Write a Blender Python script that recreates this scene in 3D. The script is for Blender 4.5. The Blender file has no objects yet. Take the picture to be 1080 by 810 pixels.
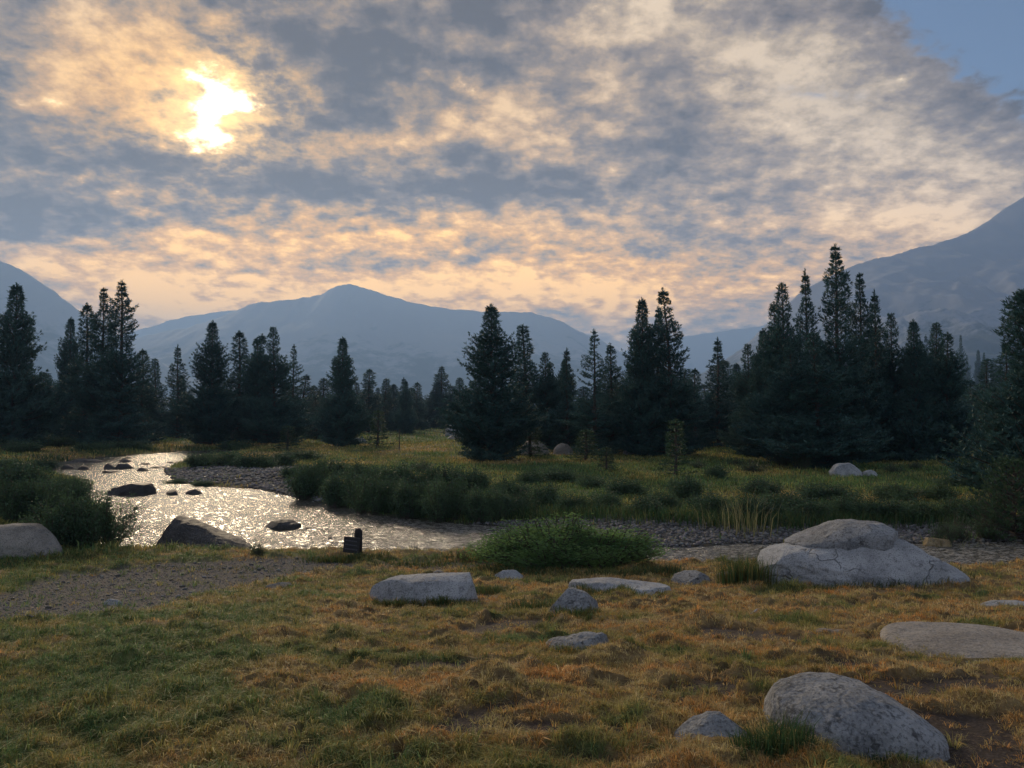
import bpy, bmesh, math, random
import numpy as np
from mathutils import Vector

random.seed(7); RNG = np.random.default_rng(7)
R = math.radians
sc = bpy.context.scene
COL = sc.collection

# ------------------------------------------------------------------ camera
EYE = 1.7; FPX = 780.0; PITCH = math.atan(35/780)
cam = bpy.data.cameras.new('camera'); cam.sensor_width = 36; cam.lens = 36*FPX/1080
cam.clip_start = 0.05; cam.clip_end = 40000
camo = bpy.data.objects.new('camera', cam); COL.objects.link(camo)
camo.location = (0, 0, EYE); camo.rotation_euler = (math.pi/2+PITCH, 0, 0)
sc.camera = camo

# ------------------------------------------------------------------ view / render settings
sc.view_settings.view_transform = 'Standard'; sc.view_settings.look = 'None'
sc.view_settings.gamma = 1.0; sc.view_settings.exposure = 1.2
sc.cycles.max_bounces = 6; sc.cycles.diffuse_bounces = 2; sc.cycles.glossy_bounces = 2
sc.cycles.transmission_bounces = 2; sc.cycles.volume_bounces = 1; sc.cycles.transparent_max_bounces = 4
sc.cycles.caustics_reflective = False; sc.cycles.caustics_refractive = False
sc.cycles.use_denoising = True
sc.cycles.sample_clamp_indirect = 4.0

def ray(px, py):
    cp, sp = math.cos(PITCH), math.sin(PITCH)
    u = 405-py
    return np.array([px-540.0, FPX*cp-u*sp, FPX*sp+u*cp])
def uv(px, py):
    d = ray(px, py); return d[0]/d[1], d[2]/d[1]

SUN_PX = (232, 118)
sd_ = ray(*SUN_PX); SUN_AZ = math.atan2(sd_[0], sd_[1]); SUN_EL = math.atan2(sd_[2], math.hypot(sd_[0], sd_[1]))

# ------------------------------------------------------------------ node helpers
class NT:
    def __init__(s, tree): s.t = tree; s.n = tree.nodes; s.l = tree.links
    def node(s, typ, **kw):
        n = s.n.new(typ)
        for k, v in kw.items(): setattr(n, k, v)
        return n
    def put(s, sock, v):
        if isinstance(v, bpy.types.NodeSocket): s.l.new(v, sock)
        elif v is not None: sock.default_value = v
    def m(s, op, a, b=None, c=None, clamp=False):
        n = s.node('ShaderNodeMath', operation=op, use_clamp=clamp)
        for i, v in enumerate((a, b, c)):
            if v is not None: s.put(n.inputs[i], v)
        return n.outputs[0]
    def add(s, a, b): return s.m('ADD', a, b)
    def sub(s, a, b): return s.m('SUBTRACT', a, b)
    def mul(s, a, b): return s.m('MULTIPLY', a, b)
    def sstep(s, a, lo, hi, o0=0.0, o1=1.0):
        n = s.node('ShaderNodeMapRange', interpolation_type='SMOOTHSTEP')
        s.put(n.inputs[0], a); s.put(n.inputs[1], lo); s.put(n.inputs[2], hi); s.put(n.inputs[3], o0); s.put(n.inputs[4], o1)
        return n.outputs[0]
    def lin(s, a, lo, hi, o0=0.0, o1=1.0):
        n = s.node('ShaderNodeMapRange')
        s.put(n.inputs[0], a); s.put(n.inputs[1], lo); s.put(n.inputs[2], hi); s.put(n.inputs[3], o0); s.put(n.inputs[4], o1)
        return n.outputs[0]
    def mix(s, f, a, b, mode='MIX'):
        n = s.node('ShaderNodeMix', data_type='RGBA', blend_type=mode)
        s.put(n.inputs[0], f)
        for i, v in ((6, a), (7, b)):
            if isinstance(v, tuple) and len(v) == 3: v = (*v, 1)
            s.put(n.inputs[i], v)
        return n.outputs[2]
    def noise(s, vec=None, scale=5, detail=4, rough=.5, dist=0, typ=None, lac=2.0):
        n = s.node('ShaderNodeTexNoise')
        if typ: n.noise_type = typ
        if vec is not None: s.put(n.inputs['Vector'], vec)
        n.inputs['Scale'].default_value = scale; n.inputs['Detail'].default_value = detail
        n.inputs['Roughness'].default_value = rough; n.inputs['Distortion'].default_value = dist
        n.inputs['Lacunarity'].default_value = lac
        return n.outputs[0]
    def vor(s, vec=None, scale=5, feature='F1'):
        n = s.node('ShaderNodeTexVoronoi', feature=feature)
        if vec is not None: s.put(n.inputs['Vector'], vec)
        n.inputs['Scale'].default_value = scale
        return n
    def comb(s, x, y, z):
        n = s.node('ShaderNodeCombineXYZ')
        for i, v in enumerate((x, y, z)): s.put(n.inputs[i], v)
        return n.outputs[0]
    def ramp(s, f, stops, interp='LINEAR'):
        n = s.node('ShaderNodeValToRGB'); n.color_ramp.interpolation = interp
        s.put(n.inputs[0], f)
        e = n.color_ramp.elements
        while len(e) < len(stops): e.new(.5)
        for el, (p, c) in zip(e, stops): el.position = p; el.color = (*c, 1)
        return n.outputs[0]
    def attr(s, name, out='Fac'):
        n = s.node('ShaderNodeAttribute'); n.attribute_name = name
        return n.outputs[out]

# ------------------------------------------------------------------ sky
def build_world():
    w = bpy.data.worlds.new('World'); sc.world = w; w.use_nodes = True
    t = NT(w.node_tree); t.n.clear()
    tc = t.node('ShaderNodeTexCoord').outputs['Generated']
    nrm = t.node('ShaderNodeVectorMath', operation='NORMALIZE'); t.l.new(tc, nrm.inputs[0])
    D = nrm.outputs[0]
    sep = t.node('ShaderNodeSeparateXYZ'); t.l.new(D, sep.inputs[0])
    X, Y, Z = sep.outputs
    front = t.sstep(Y, 0.05, 0.45)
    Yc = t.m('MAXIMUM', Y, 0.08)
    U = t.m('DIVIDE', X, Yc); V = t.m('DIVIDE', Z, Yc)
    # cloud sheet seen in perspective
    zc = t.add(t.m('MAXIMUM', Z, 0.0), 0.26)
    P = t.comb(t.m('DIVIDE', X, zc), t.m('DIVIDE', Y, zc), 0.0)
    def blob(px, py, rx, ry, amt, rot=0):
        u0, v0 = uv(px, py); a, b = rx/FPX, ry/FPX
        du, dv = t.sub(U, u0), t.sub(V, v0)
        if rot:
            c, s_ = math.cos(R(rot)), math.sin(R(rot))
            du, dv = t.add(t.mul(du, c), t.mul(dv, s_)), t.sub(t.mul(dv, c), t.mul(du, s_))
        q = t.add(t.m('POWER', t.m('ABSOLUTE', t.mul(du, 1/a)), 2.0), t.m('POWER', t.m('ABSOLUTE', t.mul(dv, 1/b)), 2.0))
        return t.mul(t.m('EXPONENT', t.mul(q, -1.0)), amt)
    def total(lst):
        o = None
        for a in lst:
            b = blob(*a); o = b if o is None else t.add(o, b)
        return o
    n_big = t.noise(P, 1.1, 5, .55, .2)
    n_mid = t.noise(P, 5.0, 10, .70, .1)
    n_fin = t.noise(P, 15.0, 8, .66, .1)
    wv = t.node('ShaderNodeTexNoise'); t.l.new(P, wv.inputs[0]); wv.inputs['Scale'].default_value = 6.0; wv.inputs['Detail'].default_value = 3
    wsc = t.node('ShaderNodeVectorMath', operation='MULTIPLY_ADD'); t.l.new(wv.outputs['Color'], wsc.inputs[0]); wsc.inputs[1].default_value = (.22, .22, .22); t.l.new(P, wsc.inputs[2])
    vc = t.vor(wsc.outputs[0], 11.0, 'SMOOTH_F1'); vc.inputs['Smoothness'].default_value = .6
    cells = t.sub(.42, vc.outputs['Distance'])
    light = total([(330, 285, 520, 42, .20), (60, 110, 60, 40, .15), (850, 110, 170, 70, .10), (470, 325, 500, 26, .16),
        (100, 50, 120, 65, .46, -20), (210, 125, 75, 50, .32), (80, 120, 60, 30, .12),
        (400, 150, 130, 20, .22, 12), (500, 120, 80, 30, .12, 10), (230, 235, 90, 30, .18), (190, 265, 120, 22, .22), (330, 250, 130, 18, .16),
        (600, 130, 90, 45, .26), (640, 35, 70, 35, .15), (760, 40, 120, 50, .30, -15), (860, 90, 130, 45, .34, -10), (960, 150, 120, 40, .28, -12),
        (780, 190, 130, 18, .22, 5), (880, 225, 160, 18, .18), (1000, 205, 150, 55, .42, 8), (800, 140, 100, 30, .15), (1010, 240, 120, 30, .2), (560, 240, 170, 22, .24), (620, 300, 190, 32, .38),
        (90, 290, 150, 20, .30, -8), (460, 300, 120, 16, .24), (170, 330, 90, 16, .34), (240, 300, 120, 14, .2), (820, 310, 120, 16, .12), (480, 40, 50, 14, .16, 10), (10, 180, 40, 26, .2),
        (30, 235, 130, 28, -.22), (130, 165, 110, 26, -.12), (420, 60, 170, 42, -.26), (560, 12, 110, 26, -.16), (330, 200, 130, 20, -.22), (520, 190, 160, 22, -.2), (700, 155, 120, 12, -.12, 4), (440, 275, 70, 10, -.1), (620, 200, 100, 16, -.14)])
    b = t.add(t.add(t.mul(t.sub(n_big, .5), 1.15), t.mul(t.sub(n_mid, .5), 1.5)), t.mul(t.sub(n_fin, .5), 1.45))
    b = t.add(b, t.mul(cells, t.sstep(n_big, .35, .6, .1, .6)))
    b = t.add(t.add(b, .30), t.mul(light, front))
    b = t.lin(b, .02, .90)
    warm = total([(190, 110, 260, 140, 1.0), (150, 300, 400, 60, .8), (600, 310, 300, 50, .75), (420, 250, 280, 60, .45), (560, 150, 200, 120, .3), (900, 280, 250, 80, .45)])
    warm = t.mul(t.m('MINIMUM', warm, 1.0), front)
    cool_ramp = t.ramp(b, [(0, (.07, .052, .042)), (.25, (.16, .12, .092)), (.45, (.25, .19, .14)), (.68, (.44, .33, .21)), (1, (.72, .55, .36))])
    warm_ramp = t.ramp(b, [(0, (.065, .048, .038)), (.24, (.15, .11, .08)), (.43, (.36, .21, .07)), (.66, (.66, .32, .055)), (1, (1.2, .64, .13))])
    cloud = t.mix(warm, cool_ramp, warm_ramp)
    # the sun burning through broken cloud
    glow_n = t.add(t.mul(t.sub(n_mid, .5), 2.0), t.mul(t.sub(n_fin, .5), 2.4))
    g1 = t.add(blob(218, 92, 30, 24, 1), t.add(blob(222, 136, 42, 26, 1.0, 10), blob(250, 112, 40, 16, .75)))
    g1 = t.sub(g1, t.add(blob(250, 128, 20, 9, 1.5), blob(196, 96, 20, 10, .9)))
    core = t.mul(t.sstep(t.add(g1, glow_n), .34, 1.7), front)
    core = t.m('POWER', core, 1.9)
    gain = t.mul(t.sstep(V, .10, .45, 1.55, .68), t.sstep(Y, .25, -.3, 1.0, 6.0))  # unseen clouds behind the camera are boosted to brighten the foreground
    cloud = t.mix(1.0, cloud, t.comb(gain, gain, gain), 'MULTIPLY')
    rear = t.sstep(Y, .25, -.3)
    cloud = t.mix(1.0, cloud, t.mix(rear, (1.0, 1.0, 1.0), (.72, .95, 1.32)), 'MULTIPLY')  # those rear clouds are tinted blue to cool the fill on the rocks
    halo = t.mul(t.add(t.add(blob(225, 115, 80, 60, .22), blob(225, 120, 200, 140, .06)), blob(225, 115, 58, 48, .75)), front)
    halo = t.mul(halo, t.sstep(b, .1, .75, .12, 1.0))
    cloud = t.mix(1.0, cloud, t.mix(1.0, t.comb(halo, halo, halo), (1.0, .62, .22), 'MULTIPLY'), 'ADD')
    cloud = t.mix(1.0, cloud, t.mix(1.0, t.comb(core, core, core), (9, 7, 4.2), 'MULTIPLY'), 'ADD')
    # clear sky
    sky = t.node('ShaderNodeTexSky', sky_type='NISHITA', sun_disc=False)
    sky.sun_elevation = SUN_EL; sky.sun_rotation = SUN_AZ; sky.altitude = 2600; sky.dust_density = .5
    # cover: 1 = cloud; opens towards the upper right and behind the camera
    u0, v0 = uv(900, 0); u1, v1 = uv(1085, 132)
    nx, ny = (v0-v1), (u1-u0); ln = math.hypot(nx, ny); nx, ny = nx/ln, ny/ln
    dline = t.add(t.mul(t.sub(U, u0), nx), t.mul(t.sub(V, v0), ny))
    edge = t.add(dline, t.add(t.mul(t.sub(n_mid, .5), .17), t.mul(t.sub(n_fin, .5), .13)))
    hole = t.mul(t.sstep(edge, -.012, .022), t.sstep(Y, .15, .4))
    hole2 = t.mul(blob(838+30, 98, 40, 6, 1, -5), t.sstep(n_fin, .45, .6))
    back = t.mul(t.sstep(Y, .3, -.3), t.sstep(t.add(n_big, t.mul(n_mid, .4)), .45, .85))
    zen = t.mul(t.sstep(Z, .62, .95), .55)
    clear = t.m('MAXIMUM', t.m('MAXIMUM', hole, t.mul(hole2, .6)), t.m('MAXIMUM', back, zen))
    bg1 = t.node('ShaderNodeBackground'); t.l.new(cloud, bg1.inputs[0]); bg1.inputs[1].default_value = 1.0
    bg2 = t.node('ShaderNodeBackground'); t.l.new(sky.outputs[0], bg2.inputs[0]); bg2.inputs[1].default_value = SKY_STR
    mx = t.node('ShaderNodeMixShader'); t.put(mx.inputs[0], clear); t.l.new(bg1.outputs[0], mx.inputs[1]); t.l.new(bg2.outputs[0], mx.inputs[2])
    out = t.node('ShaderNodeOutputWorld'); t.l.new(mx.outputs[0], out.inputs[0])
    w.cycles.sampling_method = 'MANUAL'; w.cycles.sample_map_resolution = 1024
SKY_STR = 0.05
build_world()
sun = bpy.data.lights.new('sun', 'SUN'); sun.energy = 1.7; sun.angle = R(11); sun.color = (1, .80, .55)
suno = bpy.data.objects.new('sun', sun); COL.objects.link(suno)
sdir = Vector((math.sin(SUN_AZ)*math.cos(SUN_EL), math.cos(SUN_AZ)*math.cos(SUN_EL), math.sin(SUN_EL)))
suno.rotation_euler = sdir.to_track_quat('Z', 'Y').to_euler(); suno.location = (-20, 40, 30)

# ------------------------------------------------------------------ numpy noise
_perm = np.random.default_rng(3).permutation(256).astype(np.int64); _perm = np.concatenate([_perm, _perm, _perm])
_g3 = np.random.default_rng(5).normal(size=(256, 3)); _g3 /= np.linalg.norm(_g3, axis=1)[:, None]
def perlin(x, y, z=0.0):
    x, y, z = np.broadcast_arrays(np.asarray(x, float), np.asarray(y, float), np.asarray(z, float))
    xi, yi, zi = np.floor(x).astype(np.int64), np.floor(y).astype(np.int64), np.floor(z).astype(np.int64)
    xf, yf, zf = x-xi, y-yi, z-zi
    f = lambda a: a*a*a*(a*(a*6-15)+10)
    u, v, w = f(xf), f(yf), f(zf)
    def g(i, j, k):
        h = _perm[(_perm[(_perm[(xi+i) & 255]+yi+j) & 255]+zi+k) & 255]
        G = _g3[h]
        return G[..., 0]*(xf-i)+G[..., 1]*(yf-j)+G[..., 2]*(zf-k)
    l = lambda a, b, t: a+(b-a)*t
    r = l(l(l(g(0,0,0), g(1,0,0), u), l(g(0,1,0), g(1,1,0), u), v), l(l(g(0,0,1), g(1,0,1), u), l(g(0,1,1), g(1,1,1), u), v), w)
    return r*1.6
def fbm(x, y, z=0.0, o=4, g=.5, l=2.03):
    s = 0; a = 1; n = 0
    for i in range(o):
        s = s+a*perlin(x*l**i+i*17.3, y*l**i+i*9.1, z*l**i+i*4.7); n += a; a *= g
    return s/n
def sstep(a, lo, hi):
    t = np.clip((a-lo)/(hi-lo), 0, 1); return t*t*(3-2*t)

# ------------------------------------------------------------------ terrain
WZ = -1.2
def onplane(px, py, z):
    d = ray(px, py); k = (z-EYE)/d[2]
    return d[0]*k, d[1]*k
def poly_sd(poly, x, y):
    """signed distance, negative inside"""
    x = np.asarray(x, float); y = np.asarray(y, float)
    d = np.full(x.shape, 1e18); inside = np.zeros(x.shape, bool)
    n = len(poly)
    for i in range(n):
        ax, ay = poly[i]; bx, by = poly[(i+1) % n]
        ex, ey = bx-ax, by-ay
        t = np.clip(((x-ax)*ex+(y-ay)*ey)/(ex*ex+ey*ey+1e-12), 0, 1)
        d = np.minimum(d, (x-ax-ex*t)**2+(y-ay-ey*t)**2)
        c = ((ay > y) != (by > y))
        with np.errstate(divide='ignore', invalid='ignore'):
            xi = (bx-ax)*(y-ay)/(by-ay if by != ay else 1e-12)+ax
        inside ^= c & (x < xi)
    d = np.sqrt(d)
    return np.where(inside, -d, d)
RIVER = [onplane(a, b, WZ) for a, b in [(36,494),(60,487),(110,482),(200,475.5),(250,474),(252,477),(215,481),(194,487),(172,496),(188,508),(215,513),(265,515),(310,524),(400,543),(480,552),(530,556),(600,569),(700,578),(800,574),(950,572),(1250,571),(1600,580),(1600,620),(1250,606),(950,604),(830,603),(700,601),(520,594),(460,589),(300,588),(150,587),(112,582),(100,565),(122,548),(112,537),(95,527),(84,512),(75,503),(48,498)]]
def base_h(x, y):
    z = -0.93*sstep(y, 3.5, 13.2)+.05*sstep(y, 30, 60)
    z = z+2.5*sstep(y, 90, 320)+12*sstep(y, 400, 2500)
    z = z+.55*np.exp(-((x+3.3)/5)**2-((y-64)/8)**2)        # rocky knoll under the pale outcrop
    return z
def terr(x, y, detail=True):
    x = np.asarray(x, float); y = np.asarray(y, float)
    sd = poly_sd(RIVER, x, y)
    z = base_h(x, y)
    far = sstep(y, 15.5, 17)
    r = np.hypot(x, y)
    n = fbm(x*.25, y*.25, 1.0, 4)*.10*(1-.4*sstep(y, 5, 12))
    z = z+n
    slope = .42-(.42-.10)*far
    sdn = sd+fbm(x*.9, y*.9, 2.0, 3)*.35
    bank = WZ+.02+np.maximum(sdn, 0)*slope
    z = np.where(sdn > 0, np.minimum(z, bank), WZ-np.minimum(.45, -sdn*.35))
    return z, sdn
def gp(px, py, off=0.0):
    d = ray(px, py); k = (-.9-EYE)/min(d[2], -8.0)
    if d[2] > -3: k = 300/d[1]
    for _ in range(12):
        z = float(terr(d[0]*k, d[1]*k)[0])
        k2 = (z+off-EYE)/d[2]
        if not (0 < k2*d[1] < 3000): break
        k = .5*k+.5*k2
    return d[0]*k, d[1]*k
def atY(px, Y):
    """ground point straight below a pixel column at distance Y"""
    x = (px-540)/FPX*Y; return x, Y, float(terr(x, Y)[0])
def ppoly(pts): return [gp(a, b) for a, b in pts]
PATH = ppoly([(-330,690),(-330,650),(0,628),(70,607),(190,594),(290,588.5),(372,591),(372,599),(310,606),(240,622),(130,648),(0,660)])
BAR1 = ppoly([(175,495),(250,491),(330,492),(345,528),(310,524),(265,514),(190,508)])
BAR2 = ppoly([(500,553),(600,546),(800,550),(1000,549),(1300,549),(1300,573),(950,574),(800,575),(700,580),(600,571),(530,558)])
TRAIL = ppoly([(385,600),(420,593),(520,592),(530,598),(460,602)])
DIRT = [(535,660,55,12,1),(480,700,75,9,.9),(455,705,40,10,.8),(620,768,60,12,.9),(555,742,40,8,.7),(800,672,55,14,.8),(770,668,50,10,.6),(930,725,90,16,.9),(1010,765,80,24,1),(1060,800,70,24,1),(620,800,60,14,.6),(650,640,60,6,.6),(760,720,40,8,.5),(510,625,30,8,.7),(880,700,60,8,.6),(330,790,50,10,.5),(700,740,40,6,.5),(850,640,70,6,.5),(960,650,50,6,.5)]
DIRTW = []
for (a, b, rx, ry, s) in DIRT:
    x, y = gp(a, b); DIRTW.append((x, y, rx*y/FPX, ry*y*y/FPX/2.2, s))
ROCKFOOT = []      # (x, y, a, b) filled as rocks are placed
def masks(x, y):
    r = np.hypot(x, y)
    n1 = fbm(x*1.3, y*1.3, 5.0, 4, .6); n2 = fbm(x*.35, y*.35, 7.0, 3)
    dirt = np.zeros_like(x)
    for (a, b, rx, ry, s) in DIRTW:
        dirt = np.maximum(dirt, s*np.exp(-(((x-a)/rx)**2+((y-b)/ry)**2)))
    near = 1-sstep(y, 12, 14); u0 = x/np.maximum(y, 1)
    rightish = sstep(x/np.maximum(y, 1), -.35, .1)
    dirt = dirt*1.2+1.0*n1+(.14*rightish+.2*n2+.0)*near
    dirt = sstep(dirt, .34, .62)*near
    ck = np.abs(fbm(x*.8+3, y*1.7, 31.0, 4, .55)); cm = fbm(x*.5, y*.5, 41.0, 2)
    crack = sstep(.055-ck, 0, .03)*sstep(cm, -.3, .0)*near*sstep(u0, -.5, -.1)
    dirt = np.maximum(dirt, crack*.9)  # bare dirt in the crevices, its dark colour also standing in for shadow
    grav = np.maximum.reduce([1-sstep(poly_sd(PATH, x, y)+n1*.35, -.15, .25), 1-sstep(poly_sd(BAR1, x, y)+n1*1.6, -.5, .7), 1-sstep(poly_sd(BAR2, x, y)+n1*.5, -.2, .5), .7*(1-sstep(poly_sd(TRAIL, x, y)+n1*.3, -.2, .2))])
    # green <-> dry
    u = x/np.maximum(y, 1)
    green = .33+1.7*fbm(x*.9, y*1.5, 11.0, 4, .65)+.5*(1-sstep(u, -.55, -.12))-.18*sstep(u, -.1, .3)
    green = np.where(y > 15, .84+1.1*fbm(x*.15, y*.15, 3.0, 4)-.30*sstep(y, 38, 55)+.35*sstep(y, 62, 85), green)
    green = np.clip(green, 0, 1)
    return dirt*(1-grav), grav, green
SLABS = [(*gp(1030, 688), 1.1, .55), (*gp(657, 623), .8, .35), (*gp(1065, 639), .5, .25), (*gp(610, 682), .4, .2)]
def ground_z(x, y):
    z, sd = terr(x, y)
    near = 1-sstep(y, 14, 18)
    d, g, gr = masks(x, y)
    hum = np.abs(fbm(x*1.7, y*1.7, 9.0, 4))*.20+fbm(x*6, y*6, 3.0, 3)*.028
    for (a, b, rx, ry) in SLABS: hum = hum*(1-np.exp(-(((x-a)/rx)**2+((y-b)/ry)**2)**2))
    z = z+near*((1-d)**3*(1-g)*hum-.02*d)*sstep(sd, .1, .6)
    farh = fbm(x*.5, y*.5, 6.0, 3)*.10*sstep(y, 17, 24)*sstep(sd, .5, 4)
    z = z+farh+near*d*fbm(x*14, y*14, 8.0, 2)*.008
    return z, sd, d, g, gr

def new_obj(name, me, mat=None, parent=None, label=None, cat=None, group=None, kind=None, loc=None):
    o = bpy.data.objects.new(name, me); COL.objects.link(o)
    if mat and me is not None: me.materials.append(mat)
    if parent: o.parent = parent
    if loc: o.location = loc
    for k, v in (('label', label), ('category', cat), ('group', group), ('kind', kind)):
        if v: o[k] = v
    return o
def mesh_np(name, verts, faces_flat, nper, smooth=False, attrs=None, colors=None):
    """faces_flat: (F,nper) int array"""
    me = bpy.data.meshes.new(name)
    verts = np.asarray(verts, np.float32); F = np.asarray(faces_flat, np.int32)
    me.vertices.add(len(verts)); me.vertices.foreach_set('co', verts.ravel())
    me.loops.add(F.size); me.loops.foreach_set('vertex_index', F.ravel())
    me.polygons.add(len(F)); me.polygons.foreach_set('loop_start', np.arange(0, F.size, nper, dtype=np.int32))
    me.polygons.foreach_set('loop_total', np.full(len(F), nper, np.int32))
    if smooth: me.polygons.foreach_set('use_smooth', np.ones(len(F), bool))
    for k, v in (attrs or {}).items():
        a = me.attributes.new(k, 'FLOAT', 'POINT'); a.data.foreach_set('value', np.asarray(v, np.float32).ravel())
    if colors is not None:
        a = me.attributes.new('col', 'FLOAT_COLOR', 'POINT')
        c = np.ones((len(verts), 4), np.float32); c[:, :3] = colors
        a.data.foreach_set('color', c.ravel())
    me.update(); me.validate()
    return me
def grid_faces(nr, nc, wrap=False):
    i = np.arange(nr-1)[:, None]; j = np.arange(nc if wrap else nc-1)[None, :]
    j2 = (j+1) % nc
    return np.stack(np.broadcast_arrays(i*nc+j, i*nc+j2, (i+1)*nc+j2, (i+1)*nc+j), -1).reshape(-1, 4)

def mat_new(name):
    m = bpy.data.materials.new(name); m.use_nodes = True
    t = NT(m.node_tree); p = t.n['Principled BSDF']; return m, t, p

# ground material
def ground_mat():
    m, t, p = mat_new('ground')
    geo = t.node('ShaderNodeNewGeometry'); P = geo.outputs['Position']
    d, g, gr = t.attr('dirt'), t.attr('gravel'), t.attr('green')
    n1 = t.noise(P, 9, 6, .65); n2 = t.noise(P, 55, 4, .6); n3 = t.noise(P, .15, 4, .6)
    dry = t.ramp(n1, [(.25, (.08, .055, .028)), (.5, (.20, .135, .06)), (.72, (.30, .21, .09))])
    grn = t.ramp(n1, [(.25, (.03, .045, .014)), (.55, (.075, .095, .026)), (.75, (.15, .15, .05))])
    turf = t.mix(t.sstep(t.add(gr, t.mul(t.sub(n2, .5), .5)), .3, .8), dry, grn)
    dirt = t.ramp(n2, [(.3, (.03, .023, .017)), (.6, (.075, .055, .042)), (.75, (.15, .12, .095))])
    gv = t.vor(P, 60); gc = t.mix(t.m('MULTIPLY', gv.outputs[0], 1.0), (.075, .066, .058), (.20, .18, .16))
    gcol = t.mix(.6, t.mix(1.0, gc, gv.outputs['Color'], 'MULTIPLY'), gc)
    gcol = t.mix(t.sstep(n1, .45, .68, 0, .6), gcol, (.13, .115, .085))
    gcol = t.mix(t.sstep(t.noise(P, 1.1, 4, .6), .48, .66, 0, .4), gcol, (.10, .085, .065))
    c = t.mix(t.m('ADD', d, 0, clamp=True), turf, dirt)
    c = t.mix(g, c, gcol)
    c = t.mix(t.mul(t.attr('wet'), .75), c, (.02, .018, .014))
    t.put(p.inputs['Base Color'], c); p.inputs['Roughness'].default_value = .9
    p.inputs['Specular IOR Level'].default_value = .2
    h = t.add(t.mul(n2, .6), t.mul(gv.outputs[0], t.mul(g, .8)))
    b = t.node('ShaderNodeBump'); b.inputs['Strength'].default_value = .7; b.inputs['Distance'].default_value = .03
    t.l.new(h, b.inputs['Height']); t.l.new(b.outputs[0], p.inputs['Normal'])
    return m
def build_ground():
    th = np.concatenate([np.linspace(-.80, .80, 860), np.linspace(.80, 2*math.pi-.80, 60)[1:-1]])
    r = [0.3, 1.0, 1.6]
    while r[-1] < 7400:
        q = r[-1]; r.append(q*(1.0050 if 2.6 < q < 22 else 1.0075 if 2.6 < q < 100 else 1.035 if q > 100 else 1.03))
    r = np.array(r)
    rr, tt = np.meshgrid(r, th, indexing='ij')
    x = (rr*np.sin(tt)).ravel(); y = (rr*np.cos(tt)).ravel()
    z, sd, d, g, gr = ground_z(x, y)
    wet = 1-sstep(sd, .0, .35)
    V = np.stack([x, y, z], 1)
    F = grid_faces(len(r), len(th), True)
    V = np.vstack([V, [[0, 0, float(z[:len(th)].mean())]]])
    me = mesh_np('ground', V, F[:, ::-1], 4, True, dict(dirt=np.append(d, 0), gravel=np.append(g, 0), green=np.append(gr, .3), wet=np.append(wet, 0)))
    new_obj('ground', me, ground_mat(), kind='structure')
build_ground()

# ------------------------------------------------------------------ river
def build_water():
    th = np.linspace(-.85, .95, 1100)
    r = [13.0]
    while r[-1] < 72: r.append(r[-1]*1.0035)
    r = np.array(r); rr, tt = np.meshgrid(r, th, indexing='ij')
    x = (rr*np.sin(tt)).ravel(); y = (rr*np.cos(tt)).ravel()
    sd = poly_sd(RIVER, x, y)
    k = np.clip(18/np.maximum(y, 1), .4, 1)
    z = WZ+.034*fbm(x*2.4+y*.6, y*4.2, 1, 3, .6)+.020*perlin(x*6, y*11, 3)
    z = z+.02*np.abs(fbm(x*1.2, y*1.6, 8, 3))*sstep(x, -3.5, 2)
    F = grid_faces(len(r), len(th))
    keep = (sd[F] < .55).any(1); F = F[keep]
    used = np.unique(F); idx = np.full(len(x), -1); idx[used] = np.arange(len(used))
    V = np.stack([x, y, z], 1)[used]
    me = mesh_np('river_water', V, idx[F][:, ::-1], 4, True)
    m, t, p = mat_new('water')
    P = t.node('ShaderNodeNewGeometry').outputs['Position']
    mp = t.node('ShaderNodeMapping'); t.l.new(P, mp.inputs[0]); mp.inputs['Scale'].default_value = (.6, 2.0, 1); mp.inputs['Rotation'].default_value = (0, 0, .3)
    n = t.noise(mp.outputs[0], 9, 5, .6, .4); n2 = t.noise(mp.outputs[0], 30, 4, .65, .3)
    p.inputs['Base Color'].default_value = (.035, .032, .022, 1)
    p.inputs['Roughness'].default_value = .12; p.inputs['IOR'].default_value = 1.33
    foam_glint = t.sstep(t.add(t.mul(n, .6), t.mul(n2, .45)), .44, .66)  # riffle foam, with bright sky reflection put into the same cream colour
    sepn = t.node('ShaderNodeSeparateXYZ'); t.l.new(P, sepn.inputs[0])
    rif = t.mul(foam_glint, t.sstep(sepn.outputs[0], -6, -.8,   .15, .6))
    t.put(p.inputs['Base Color'], t.mix(rif, (.035, .032, .022), (.62, .58, .50)))
    t.put(p.inputs['Roughness'], t.lin(rif, 0, 1, .13, .6))
    b = t.node('ShaderNodeBump'); b.inputs['Strength'].default_value = 1.0; b.inputs['Distance'].default_value = .045
    t.l.new(t.add(n, t.mul(n2, .5)), b.inputs['Height']); t.l.new(b.outputs[0], p.inputs['Normal'])
    new_obj('river_water', me, m, kind='structure')
build_water()

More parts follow.
